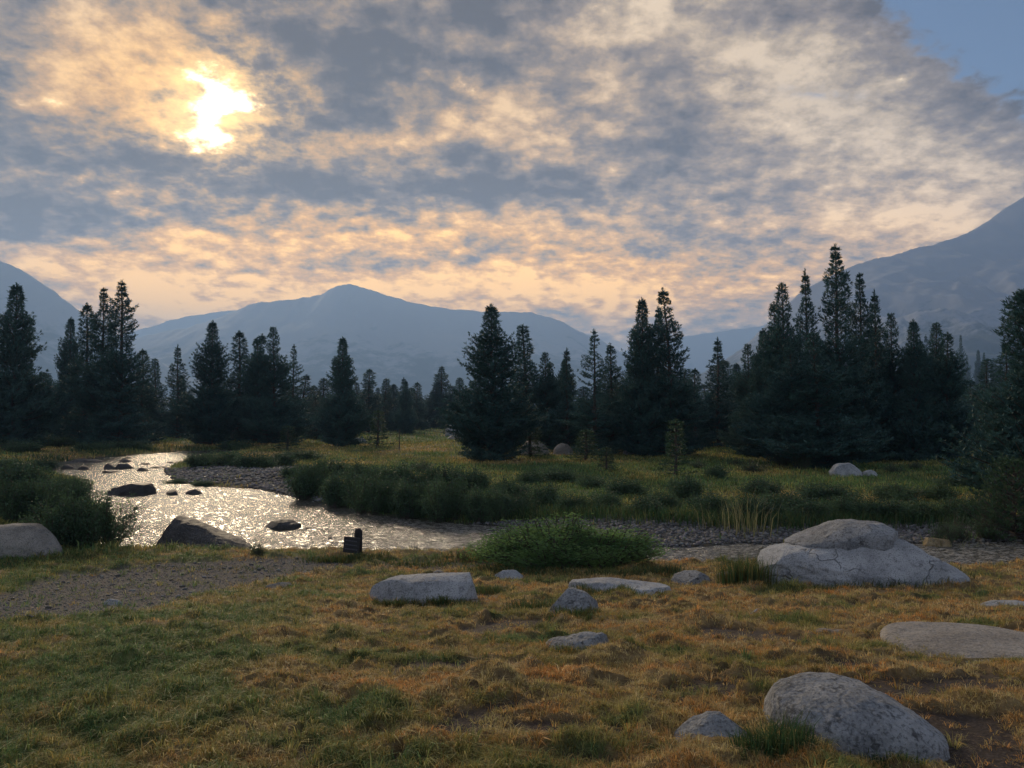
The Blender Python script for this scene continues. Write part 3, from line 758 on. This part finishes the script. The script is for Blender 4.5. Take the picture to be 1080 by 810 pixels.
# ------------------------------------------------------------------ rocks
def granite(name, c_lo, c_hi, lichen=.5, lichen_col=(.05, .05, .05), speck=60, crack=1.0):
    m, t, p = mat_new(name)
    P = t.node('ShaderNodeTexCoord').outputs['Object']
    n = t.noise(P, 2.2, 6, .6); n2 = t.noise(P, 11, 6, .7); n3 = t.noise(P, speck, 3, .7)
    c = t.mix(t.sstep(n, .3, .7), c_lo, c_hi)
    c = t.mix(t.mul(t.sstep(n2, .52, .64), lichen), c, lichen_col)
    c = t.mix(t.mul(t.sstep(n3, .54, .60), .6), c, (.06, .06, .06))
    c = t.mix(t.mul(t.sstep(n3, .44, .38), .35), c, (.45, .44, .42))
    w = t.node('ShaderNodeVectorMath', operation='ADD'); t.l.new(P, w.inputs[0])
    nv = t.node('ShaderNodeTexNoise'); t.l.new(P, nv.inputs[0]); nv.inputs['Scale'].default_value = 2.5; t.l.new(nv.outputs['Color'], w.inputs[1])
    v = t.vor(w.outputs[0], .45, 'DISTANCE_TO_EDGE')
    ck = t.mul(t.mul(t.sstep(v.outputs['Distance'], .008, .0), t.sstep(t.noise(P, 1.7, 2), .48, .56)), crack)
    c = t.mix(t.mul(ck, .85), c, (.03, .028, .026))
    t.put(p.inputs['Base Color'], c); p.inputs['Roughness'].default_value = .85
    p.inputs['Specular IOR Level'].default_value = .3
    b = t.node('ShaderNodeBump'); b.inputs['Strength'].default_value = .8; b.inputs['Distance'].default_value = .045
    t.l.new(t.sub(t.add(t.mul(n2, 1.0), t.mul(n3, .25)), t.mul(ck, 1.2)), b.inputs['Height']); t.l.new(b.outputs[0], p.inputs['Normal'])
    return m
GRAN = granite('pale_granite', (.28, .285, .29), (.47, .47, .465), .45, crack=.7)
GRAN_D = granite('speckled_granite', (.16, .165, .17), (.34, .34, .335), .8, speck=45, crack=.0)
GRAN_T = granite('tan_granite', (.23, .20, .165), (.37, .33, .28), .4, crack=.0)
ORANGE = granite('ochre_granite', (.30, .20, .09), (.46, .35, .18), .5)
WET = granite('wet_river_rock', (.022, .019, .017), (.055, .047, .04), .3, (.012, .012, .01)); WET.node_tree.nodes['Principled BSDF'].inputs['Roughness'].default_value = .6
def loaf_mesh(name, prof, W, depth, seed, amp=.06, nx=120, ny=70, fe=.8, fh=.7, skew=0.0, fine=.4, facets=14, fq=.80):
    """closed boulder: prof = list of (u in -1..1, height in m); W half width; depth half depth"""
    pu = np.array([a for a, b in prof], float); ph = np.array([b for a, b in prof], float)
    u = np.sin(np.linspace(-1, 1, nx)*math.pi/2); phi = np.linspace(-1.0, 1.0, ny)*math.pi*.62
    H = np.interp(u, pu, ph); ends = np.sqrt(np.clip(1-np.abs(u)**3.2, 0, 1))
    cphi = np.cos(phi); sphi = np.sin(phi)
    yy = np.sign(sphi)*np.abs(sphi)**fe
    zz = np.where(cphi > 0, np.abs(cphi)**fh, -np.abs(cphi))
    X = np.repeat((u*W)[:, None], ny, 1); Y = (ends*depth)[:, None]*yy[None]+skew*H[:, None]*np.maximum(zz, 0)[None]
    Z = np.where(zz[None] > 0, H[:, None]*zz[None], .25*depth*zz[None])
    V = np.stack([X, Y, Z], -1).reshape(-1, 3)
    s = max(W, depth)
    c = np.array([0, 0, H.max()*.2]); n = norm((V-c)/np.array([W, depth, H.max()+.01]))
    rg = np.random.default_rng(int(abs(seed)*10))
    d1 = fbm(V[:, 0]/s*1.6, V[:, 1]/s*1.6, V[:, 2]/s*1.6+seed, 4, .5)
    d1 = d1-.35*np.abs(fbm(V[:, 0]/s*3, V[:, 1]/s*3, V[:, 2]/s*3+seed*1.7, 3))
    d2 = fbm(V[:, 0]*9, V[:, 1]*9, V[:, 2]*9+seed, 4, .6)
    st = fbm(V[:, 0]/s*2.2+V[:, 2]/s*4, V[:, 1]/s*2.2, V[:, 2]/s*7+seed, 3)
    V = V+n*(amp*s*(d1*1.3+.35*np.sign(st)*np.abs(st)**.5))[:, None]+n*(fine*.03*d2)[:, None]
    for _ in range(facets):       # chop planes for flat fractured faces
        a = norm(np.array([rg.normal(), rg.normal()-.5, abs(rg.normal())*.7]))
        q = V@a; lim = np.quantile(q, rg.uniform(fq, .985)); ex = np.maximum(q-lim, 0)
        V = V-(ex*.93)[:, None]*a
    F = grid_faces(nx, ny)
    ring = np.concatenate([np.arange(nx)*ny, (np.arange(nx)*ny+ny-1)[::-1]])
    me = mesh_np(name, V, F, 4, True)
    return me
def rock(name, sil, row, depth, mat, label, cat='boulder', group=None, amp=.05, seed=0, plane=None, sink=.05, parent=None, **kw):
    """sil: pixel silhouette of the top, left to right; row: pixel row of the near foot; depth: thickness in m"""
    mid = (sil[0][0]+sil[-1][0])/2
    if plane is None: _, y0 = gp(mid, row)
    else: _, y0 = onplane(mid, row, plane)
    yc = y0+depth*.5; x = (mid-540)/FPX*yc
    z0 = float(ground_z(np.array([x]), np.array([yc]))[0][0]) if plane is None else plane
    W = (sil[-1][0]-sil[0][0])/2/FPX*yc
    prof = []
    for a, b in sil:
        d = ray(a, b); zt = EYE+d[2]/d[1]*yc
        prof.append(((a-mid)/FPX*yc/W, max(zt-z0+sink, .02)))
    me = loaf_mesh(name, prof, W, depth/2, seed+len(sil)*3.1+sil[0][0], amp, **kw)
    o = new_obj(name, me, mat, label=label, cat=cat, group=group, loc=(x, yc, z0-sink))
    ROCKFOOT.append((x, yc, W, depth/2))
    return o, x, yc, z0
big, bx_, by_, bz_ = rock('granite_boulder', [(793,592),(797,584),(808,580),(830,575),(850,571),(868,567),(900,566),(940,566),(952,572),(965,580),(985,589),(1000,597),(1014,606)], 621, 1.7, GRAN, 'largest pale granite boulder, with a cracked cap slab, on the right bank', seed=2, amp=.05, nx=220, ny=120, fh=.6, facets=9, fq=.9)
def cap():
    yc = by_+.12
    sil = [(830,572),(848,565),(862,559),(880,551),(900,548),(925,551),(937,558),(944,566),(946,572)]
    mid = (830+946)/2; x = (mid-540)/FPX*yc; W = 58/FPX*yc
    d = ray(mid, 573); zb = EYE+d[2]/d[1]*yc
    prof = [((a-mid)/FPX*yc/W, max(EYE+ray(a, b)[2]/ray(a, b)[1]*yc-zb, .02)) for a, b in sil]
    me = loaf_mesh('cap_slab', prof, W, .62, 9, .05, nx=150, ny=90, fh=.55, facets=3)
    o = new_obj('cap_slab', me, GRAN_D, parent=big); o['label'] = 'darker speckled slab capping the boulder above a crack'
    o.location = (x-big.location.x, yc-big.location.y, zb-big.location.z-.0)
cap()
rock('granite_boulder', [(391,622),(396,614),(415,609),(440,607),(470,606),(495,605),(503,608),(507,618)], 640, .75, GRAN, 'long flat-topped pale boulder in the grass between trail sign and green bush', seed=3, amp=.04, fh=.45, fe=.9)
rock('granite_rock', [(520,607),(530,602),(545,601),(554,608)], 612, .30, GRAN, 'small pale flat rock at the left foot of the bright green bush', cat='rock', seed=4, amp=.06, nx=60, ny=40)
rock('granite_rock', [(577,640),(582,626),(592,621),(604,620),(618,626),(630,634)], 654, .5, GRAN_D, 'pointed wedge-shaped rock leaning at the end of the long flat slab', cat='rock', seed=5, amp=.05, facets=9, fh=.9)
rock('granite_slab', [(592,618),(604,613),(640,612),(680,616),(715,621),(722,625)], 629, .8, GRAN, 'long thin pale slab just below the bright green bush', cat='rock slab', seed=6, amp=.04, fh=.5)
rock('granite_rock', [(570,682),(585,674),(610,670),(635,668),(650,678)], 690, .35, GRAN_D, 'low speckled rock embedded in turf at the middle of the foreground', cat='rock', seed=7, amp=.06)
rock('granite_boulder', [(704,785),(712,771),(728,761),(745,756),(765,757),(780,764),(792,777),(795,788)], 797, .36, GRAN_D, 'small rounded speckled rock left of the big foreground dome', cat='rock', seed=8, amp=.05, fh=.75)
rock('granite_boulder', [(806,745),(812,733),(830,726),(860,721),(890,721),(915,727),(940,741),(962,756),(980,770)], 803, .85, GRAN_D, 'big smooth dome-shaped boulder in the lower right foreground', seed=9, amp=.035, nx=220, ny=130, fh=.8, facets=6, fq=.93)
rock('granite_slab', [(935,681),(950,675),(985,673),(1030,674),(1080,677),(1120,681)], 702, 1.3, GRAN_T, 'broad flat slab flush with the turf at the right edge', cat='rock slab', seed=10, amp=.02, fh=.35, facets=1, fq=.95)
rock('granite_slab', [(1028,638),(1045,634),(1075,635),(1100,640)], 643, .35, GRAN, 'thin pale slab in the grass at the right edge, above the broad one', cat='rock slab', seed=11, amp=.03, nx=60, ny=40, fh=.5)
rock('granite_rock', [(788,647),(795,642),(803,642),(809,648)], 651, .10, GRAN, 'fist-sized pale stone alone on the brown turf below the largest boulder', cat='stone', seed=12, nx=40, ny=30)
rock('granite_rock', [(848,667),(865,664),(890,666),(898,669)], 672, .2, GRAN_T, 'thin tan stone lying flat in the brown turf left of the broad slab', cat='stone', seed=13, nx=50, ny=30, fh=.5)
rock('granite_rock', [(706,612),(712,603),(728,600),(742,606),(752,613)], 618, .5, GRAN_D, 'weathered grey rock at the water between green bush and largest boulder', cat='rock', seed=14, amp=.06)
rock('granite_rock', [(752,606),(762,600),(775,602),(784,610)], 613, .35, GRAN_T, 'low tan rock right beside the weathered grey one at the water', cat='rock', seed=141, amp=.06, nx=60, ny=40)
rock('ochre_rock', [(969,580),(974,567),(983,562),(993,566),(1001,578)], 588, .35, ORANGE, 'ochre-coloured rough rock behind the tail of the largest boulder', cat='rock', seed=15, amp=.09, facets=7)
rock('granite_boulder', [(-60,560),(-20,556),(15,553),(38,552),(48,558),(58,570),(68,582)], 592, 1.0, GRAN_T, 'smooth tan boulder at the left edge, grass reaching up to it', seed=16, amp=.03, fh=.6, facets=4, fq=.95)
rock('granite_rock', [(281,618),(290,613),(305,612),(313,617)], 622, .2, GRAN_T, 'flat pale stone at the lower edge of the gravel path', cat='stone', seed=17, nx=50, ny=30, fh=.5)
rock('path_stone', [(112,636),(120,632),(130,633),(134,637)], 639, .12, GRAN, 'small pale stone lying on the gravel path at left', cat='stone', seed=18, nx=40, ny=30, fh=.5)
rock('path_stone', [(-5,657),(15,652),(40,651),(46,654)], 658, .14, GRAN_T, 'long flat stone on the path edge at the far left', cat='stone', seed=19, nx=50, ny=30, fh=.4)
rock('granite_rock', [(455,604),(462,601),(470,603)], 607, .15, GRAN_T, 'little tan stone just behind the long flat-topped boulder', cat='stone', seed=191, nx=40, ny=30, fh=.5)
# rocks in the river
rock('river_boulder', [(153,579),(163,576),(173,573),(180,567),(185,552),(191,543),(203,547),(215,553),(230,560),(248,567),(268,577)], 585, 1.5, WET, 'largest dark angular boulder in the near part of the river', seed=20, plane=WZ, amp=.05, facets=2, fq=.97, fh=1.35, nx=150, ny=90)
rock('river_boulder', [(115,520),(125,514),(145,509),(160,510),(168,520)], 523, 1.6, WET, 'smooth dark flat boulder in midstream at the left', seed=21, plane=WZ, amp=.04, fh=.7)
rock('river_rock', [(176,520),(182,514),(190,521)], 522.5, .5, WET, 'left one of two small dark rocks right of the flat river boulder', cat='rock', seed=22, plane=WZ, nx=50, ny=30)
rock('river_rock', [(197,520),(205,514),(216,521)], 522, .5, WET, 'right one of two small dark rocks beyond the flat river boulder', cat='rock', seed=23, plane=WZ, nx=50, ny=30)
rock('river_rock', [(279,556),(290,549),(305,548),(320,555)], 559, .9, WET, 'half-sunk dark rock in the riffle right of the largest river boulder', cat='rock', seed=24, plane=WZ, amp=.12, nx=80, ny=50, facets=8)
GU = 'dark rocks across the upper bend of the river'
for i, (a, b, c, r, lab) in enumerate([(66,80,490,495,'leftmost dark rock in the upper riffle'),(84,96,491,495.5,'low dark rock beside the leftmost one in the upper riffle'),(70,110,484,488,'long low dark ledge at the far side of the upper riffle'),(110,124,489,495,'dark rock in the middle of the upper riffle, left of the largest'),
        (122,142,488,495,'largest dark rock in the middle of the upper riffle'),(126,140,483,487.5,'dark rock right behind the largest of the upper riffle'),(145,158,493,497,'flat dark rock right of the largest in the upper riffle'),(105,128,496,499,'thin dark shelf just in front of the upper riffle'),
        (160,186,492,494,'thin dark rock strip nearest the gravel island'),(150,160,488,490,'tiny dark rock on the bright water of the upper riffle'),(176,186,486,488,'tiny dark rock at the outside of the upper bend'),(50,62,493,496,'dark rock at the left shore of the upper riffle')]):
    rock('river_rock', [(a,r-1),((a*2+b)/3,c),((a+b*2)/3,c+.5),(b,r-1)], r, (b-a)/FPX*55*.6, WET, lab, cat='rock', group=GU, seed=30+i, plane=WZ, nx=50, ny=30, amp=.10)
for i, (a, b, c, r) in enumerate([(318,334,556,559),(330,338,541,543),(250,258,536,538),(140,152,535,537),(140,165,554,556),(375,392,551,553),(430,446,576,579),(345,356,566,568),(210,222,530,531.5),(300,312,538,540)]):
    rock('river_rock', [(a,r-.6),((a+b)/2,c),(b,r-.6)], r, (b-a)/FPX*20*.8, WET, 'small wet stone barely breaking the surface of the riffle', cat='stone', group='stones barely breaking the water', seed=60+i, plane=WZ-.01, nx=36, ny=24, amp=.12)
# background outcrops and boulders
rock('pale_outcrop', [(470,452),(478,446),(490,438),(497,439),(500,452)], 461, 2.4, GRAN, 'pale jagged outcrop on the knoll left of the big centre pine', cat='outcrop', seed=70, amp=.10, facets=9, fh=1.0)
rock('pale_boulder', [(366,466),(374,461),(384,462),(388,466)], 468.5, 1.0, GRAN, 'pale boulder in the meadow at the foot of the lone symmetric pine', seed=71, nx=60, ny=40)
rock('pale_boulder', [(470,461),(478,458),(488,459),(494,462)], 464, 1.2, GRAN_T, 'low tan boulder just in front of the pale outcrop', seed=72, nx=60, ny=40)
rock('pale_boulder', [(547,474),(556,465),(571,464),(581,473)], 481, 1.2, GRAN_T, 'pale tan boulder among the trunks right of the centre pine', seed=73, nx=60, ny=40, facets=8)
rock('pale_boulder', [(583,473),(589,467),(598,468),(604,474)], 480, .9, GRAN_T, 'smaller tan boulder beside the one among the trunks', seed=74, nx=60, ny=40)
rock('pale_boulder', [(655,475),(663,473),(672,473),(678,477)], 480, .9, GRAN, 'pale low boulder in the meadow at the foot of the tall pair', seed=75, nx=60, ny=40)
rock('pale_boulder', [(683,471),(690,470),(700,471),(705,474)], 476, .9, GRAN_T, 'flat tan boulder right of the pale low one below the tall pair', seed=76, nx=60, ny=40)
rock('pale_boulder', [(874,498),(882,489),(893,488),(902,494),(908,500)], 503, 1.3, GRAN, 'pale boulder in the meadow at the foot of the great clump', seed=77, nx=80, ny=50, facets=7)
rock('pale_boulder', [(908,499),(916,495),(925,499)], 503, .8, GRAN, 'small grey boulder right beside the one below the great clump', seed=78, nx=60, ny=40)
rock('pale_boulder', [(1008,441),(1015,436),(1030,437),(1036,442)], 450, 3.0, GRAN, 'distant pale boulder in the gap of the woods at right', seed=79, nx=60, ny=40)

# ------------------------------------------------------------------ trail sign
def sign():
    x, y = gp(376, 588); y = min(y, 14.6); x = (376-540)/FPX*y
    z = float(ground_z(np.array([x]), np.array([y]))[0][0])
    px = y/FPX
    e = new_obj('trail_sign', None, label='small dark wooden trail sign with a round-topped post on the river bank', cat='sign', loc=(x, y, z-.05))
    wood, t, p = mat_new('weathered_wood')
    tc = t.node('ShaderNodeTexCoord').outputs['Object']
    mp = t.node('ShaderNodeMapping'); t.l.new(tc, mp.inputs[0]); mp.inputs['Scale'].default_value = (3, 8, 30)
    n = t.noise(mp.outputs[0], 3, 5, .6)
    t.put(p.inputs['Base Color'], t.ramp(n, [(.3, (.022, .02, .02)), (.7, (.06, .052, .048))])); p.inputs['Roughness'].default_value = .85
    pw, pt, pp = mat_new('post_wood'); pp.inputs['Base Color'].default_value = (.018, .015, .013, 1); pp.inputs['Roughness'].default_value = .9
    pale = mat_new('routed_letters')[0]; pale.node_tree.nodes['Principled BSDF'].inputs['Base Color'].default_value = (.085, .085, .10, 1)
    ztop = EYE+ray(375, 557)[2]/ray(375, 557)[1]*y-z+.05
    r = 4.2*px
    # post: round section with a rounded top
    zs = np.array([0, ztop-r, ztop-r*.6, ztop-r*.25, ztop-r*.06, ztop]); rs = np.array([r, r, r*.9, r*.65, r*.3, .001])
    P = np.stack([0*zs, 0*zs, zs], 1)
    post = mesh_np('post', *tubes([P], [rs], 20), 4, True)
    new_obj('post', post, pw, parent=e).location = (3.0*px, .02, 0)
    W, H, T = 17.5*px, 16.5*px, .045
    b = bmesh.new(); bmesh.ops.create_cube(b, size=1)
    for v in b.verts: v.co = (v.co.x*W, v.co.y*T, v.co.z*H)
    bmesh.ops.bevel(b, geom=b.edges[:], offset=.006, segments=2, affect='EDGES')
    me = bpy.data.meshes.new('board'); b.to_mesh(me); b.free()
    bo = new_obj('board', me, wood, parent=e); bo.location = (-2.6*px, -r-.012, ztop-8.5*px-H/2); bo.rotation_euler = (0, R(5), R(-12))
    b = bmesh.new()
    rr = random.Random(2)
    for row in range(3):
        xx = -W*.38
        while xx < W*.34:
            w = rr.uniform(.012, .04)
            bmesh.ops.create_cube(b, size=1, matrix=__import__('mathutils').Matrix.LocRotScale(Vector((xx+w/2, -T/2-.001, H*(.27-.26*row))), None, Vector((w, .004, .018))))
            xx += w+rr.uniform(.006, .014)
    me = bpy.data.meshes.new('routed_lines'); b.to_mesh(me); b.free()
    new_obj('routed_lines', me, pale, parent=bo)
sign()

# ------------------------------------------------------------------ pebbles
def pebbles(name, poly, n, s0, s1, label_mat, seed, near_w=True, lim=None):
    rng = np.random.default_rng(seed)
    P = np.array(poly); lo, hi = P.min(0), P.max(0)
    if lim: lo = np.maximum(lo, lim[0]); hi = np.minimum(hi, lim[1])
    pts = rng.uniform(lo, hi, (n*6, 2))
    sd = poly_sd(poly, pts[:, 0], pts[:, 1])+fbm(pts[:, 0], pts[:, 1], 3.0, 3)*.6
    pts = pts[(sd < .1) & (np.abs(pts[:, 0]/pts[:, 1]) < .95)][:n]
    z = ground_z(pts[:, 0], pts[:, 1])[0]
    bm = bmesh.new(); bmesh.ops.create_icosphere(bm, subdivisions=1, radius=1)
    bv = np.array([v.co[:] for v in bm.verts]); bf = np.array([[v.index for v in f.verts] for f in bm.faces]); bm.free()
    N = len(pts); s = (s0*(s1/s0)**(rng.random(N)**2.2))
    V = bv[None]*(1+rng.normal(size=(N, len(bv), 1))*.16)
    V = V*np.stack([s*rng.uniform(.8, 1.4, N), s*rng.uniform(.7, 1.2, N), s*rng.uniform(.45, .8, N)], 1)[:, None]
    a = rng.uniform(0, 6.28, N); c, sn = np.cos(a)[:, None], np.sin(a)[:, None]
    V = np.stack([V[..., 0]*c-V[..., 1]*sn, V[..., 0]*sn+V[..., 1]*c, V[..., 2]], -1)
    V = V+np.stack([pts[:, 0], pts[:, 1], z+s*.25], 1)[:, None]
    F = (bf[None]+(np.arange(N)*len(bv))[:, None, None]).reshape(-1, 3)
    g = rng.uniform(.045, .19, N); cl = np.stack([g*1.06, g, g*.95], 1)*rng.uniform(.92, 1.08, (N, 3))
    me = mesh_np(name, V.reshape(-1, 3), F, 3, False, colors=np.repeat(cl, len(bv), 0))
    new_obj(name, me, PEB, kind='stuff')
PEB, _t, _p = mat_new('pebbles'); _t.put(_p.inputs['Base Color'], _t.attr('col', 'Color')); _p.inputs['Roughness'].default_value = .75
pebbles('path_gravel', PATH, 16000, .004, .014, None, 1, lim=((-12, 7), (2, 16)))
pebbles('path_gravel', PATH, 500, .010, .045, None, 11, lim=((-12, 7), (2, 16)))
pebbles('gravel_bar', BAR1, 9000, .02, .11, None, 2)
pebbles('gravel_bar', BAR2, 22000, .012, .065, None, 3)

# ------------------------------------------------------------------ grass
GRASS = blade_mat('grass_blades', .42)
def blades(pos, hgt, wid, colr, lean_dir, rng, lean=.5, segs=2):
    """vectorised bent blades: 5 verts, 1 quad strip + tip"""
    N = len(pos)
    az = lean_dir; side = np.stack([-np.sin(az+rng.normal(size=N)*.8), np.cos(az+rng.normal(size=N)*.8), np.zeros(N)], 1)
    out = np.stack([np.cos(az), np.sin(az), np.zeros(N)], 1); up = np.array([0, 0, 1.0])
    L = lean*rng.uniform(.3, 1.4, N)
    p1 = pos+out*(hgt*L*.3)[:, None]+up*(hgt*.6)[:, None]
    p2 = pos+out*(hgt*L*1.0)[:, None]+up*(hgt*np.clip(1.05-.45*L, .3, 1.1))[:, None]
    w = wid[:, None]/2
    V = np.stack([pos-side*w, pos+side*w, p1+side*w*.75, p1-side*w*.75, p2+side*w*.12, p2-side*w*.12], 1)
    b = (np.arange(N)*6)[:, None]
    F = np.concatenate([b+np.array([0, 1, 2, 3]), b+np.array([3, 2, 4, 5])], 0)
    return V.reshape(-1, 3), F, np.repeat(colr, 6, 0)
def outside_rocks(x, y, k=.86):
    ok = np.ones(len(x), bool)
    for (a, b, rx, ry) in ROCKFOOT: ok &= (((x-a)/(rx*k))**2+((y-b)/(ry*k))**2) > 1
    return ok
def grass_colour(gr, rng, n, rust):
    t = np.clip(gr+rng.normal(size=n)*.16, 0, 1)[:, None]
    v = rng.uniform(.7, 1.3, (n, 1))
    rust = np.clip(rust+rng.normal(size=n)*.15, 0, 1)[:, None]
    dry = np.array([[.42, .335, .15]])*(1-rust)+np.array([[.50, .235, .07]])*rust
    dry = np.where(rng.random((n, 1)) < .12, np.array([[.58, .46, .24]]), dry)
    mid = np.array([[.26, .22, .065]]); grn = np.array([[.085, .15, .05]])
    c = np.where(t < .5, dry+(mid-dry)*t*2, mid+(grn-mid)*(t*2-1))
    return np.where(rng.random((n, 1)) < .10, c*.45, c)*v*1.5
def field(name, ntuft, r0, r1, th0, th1, per, h0, h1, w0, seed, spread, powr=1.0, far=False):
    rng = np.random.default_rng(seed)
    r = r0*(r1/r0)**(rng.random(ntuft)**powr); th = rng.uniform(th0, th1, ntuft)
    x, y = r*np.sin(th), r*np.cos(th)
    z, sd, d, g, gr = ground_z(x, y)
    pr = (1-d**2*.9)*(1-g*.93)*(sd > .06)
    ok = (rng.random(ntuft) < pr) & outside_rocks(x, y)
    x, y, r, gr, d, g = x[ok], y[ok], r[ok], gr[ok], d[ok], g[ok]
    n = len(x)
    tc = rng.normal(size=n)*.12; th_ = rng.uniform(.65, 1.4, n)
    lush = sstep(fbm(x*.7, y*.7, 21.0, 3), .0, .35)
    X = np.repeat(x, per); Y = np.repeat(y, per)
    sc_ = np.repeat(np.maximum(1, r/7), per) if not far else np.repeat(r/20, per)
    az = rng.uniform(0, 6.283, n*per); q = rng.random(n*per)**.6*spread*sc_
    X = X+np.cos(az)*q; Y = Y+np.sin(az)*q
    Z = ground_z(X, Y)[0]
    G = np.repeat(gr+tc, per)
    hh = rng.uniform(h0, h1, n*per)*np.repeat(th_*(1+.5*lush*gr), per)*np.where(G > .5, 1.25, 1.0)*(sc_**.5 if not far else sc_**.2)
    ww = w0*rng.uniform(.6, 1.4, n*per)*sc_**.8
    c = grass_colour(G, rng, n*per, .5+2.4*fbm(X*1.9, Y*3.0, 51.0, 4, .65))*np.repeat(rng.uniform(.7, 1.25, n), per)[:, None]
    V, F, C = blades(np.stack([X, Y, Z-.004], 1), hh, ww, c, az, rng, .75 if far else 1.05)
    me = mesh_np(name, V, F, 4, False, colors=C)
    new_obj(name, me, GRASS, kind='stuff')
field('meadow_grass', 46000, 2.6, 7.2, -.85, .85, 9, .018, .045, .0032, 101, .022, .8)
field('meadow_grass', 46000, 7.2, 17, -.80, .80, 8, .020, .050, .0035, 102, .022, .9)
field('far_meadow_grass', 42000, 16, 75, -.78, .78, 7, .05, .14, .018, 103, .16, .9, True)
field('far_meadow_grass', 9000, 70, 160, -.78, .78, 7, .08, .18, .022, 105, .2, 1.0, True)
field('meadow_tufts', 2200, 2.8, 14, -.8, .8, 26, .03, .075, .0038, 104, .03, .8)
def patch(name, spots, seed, colr, label=None):
    """tall tufts: (px,row,half width px, half depth m, blades, height m)"""
    rng = np.random.default_rng(seed); VV, FF, CC = [], [], []; o = 0
    for (px, row, wx, dy, n, h, lean) in spots:
        x, y = gp(px, row); rx = wx/FPX*y
        X = x+np.clip(rng.normal(size=n)*.45, -1, 1)*rx; Y = y+np.clip(rng.normal(size=n)*.45, -1, 1)*dy
        Z, sd = ground_z(X, Y)[:2]
        az = np.arctan2(Y-y, (X-x))+rng.normal(size=n)*.9
        c = np.array(colr)[rng.integers(0, len(colr), n)]*rng.uniform(.7, 1.3, (n, 1))
        V, F, C = blades(np.stack([X, Y, Z-.01], 1), h*rng.uniform(.45, 1.15, n), np.full(n, max(.005, .0009*y)), c, az, rng, lean)
        VV.append(V); FF.append(F+o); CC.append(C); o += len(V)
    me = mesh_np(name, np.vstack(VV), np.vstack(FF), 4, False, colors=np.vstack(CC))
    new_obj(name, me, GRASS, kind='stuff')
GC = [(.04, .095, .04), (.07, .125, .045), (.12, .14, .055)]; DC = [(.26, .19, .08), (.18, .15, .05), (.13, .13, .04)]
patch('tall_grass', [(822,798,32,.12,520,.17,.55),(845,800,30,.1,200,.09,.6),(940,805,40,.1,260,.08,.6),(700,800,20,.08,160,.07,.6),(790,800,20,.08,200,.10,.6)], 7, GC)
patch('bank_grass', [(375,592,34,.25,900,.15,.5),(345,592,30,.25,400,.12,.5),(785,618,26,.3,900,.42,.3),(978,612,40,.3,1100,.22,.4),(940,620,60,.2,700,.16,.5),(860,624,60,.15,500,.12,.5),(415,641,28,.12,700,.11,.5),(470,641,34,.12,800,.12,.5),(520,625,22,.2,500,.14,.5),
   (605,655,26,.15,600,.13,.5),(560,645,30,.2,600,.14,.5),(640,630,40,.2,600,.12,.5),(600,690,22,.1,300,.08,.5),(540,606,60,.3,900,.14,.5),(640,608,80,.2,700,.12,.5),(700,606,30,.3,400,.16,.5),(500,592,40,.3,500,.16,.5),(230,600,150,.3,500,.05,.5),(440,597,50,.3,500,.12,.5),(90,590,70,.3,800,.09,.5),(30,598,70,.5,900,.09,.5)], 8, GC+DC[1:])
patch('pale_reeds', [(790,562,26,.6,60,1.0,.35),(760,560,22,.5,20,.7,.3),(1010,590,40,.5,60,.55,.6)], 9, [(.30, .27, .13), (.22, .22, .10)])
patch('bank_grass', [(px, row, 46, .7, 420, .38, .4) for px, row in [(560,545),(600,545),(640,545),(680,547),(720,549),(760,552),(800,554),(840,554),(880,553),(920,552),(960,551),(1000,551),(1040,553)]]+[(px, row, 40, 1.2, 260, .4, .4) for px, row in [(60,485),(110,479),(160,475),(200,474),(20,498),(30,540),(80,510),(110,555)]], 10, GC)
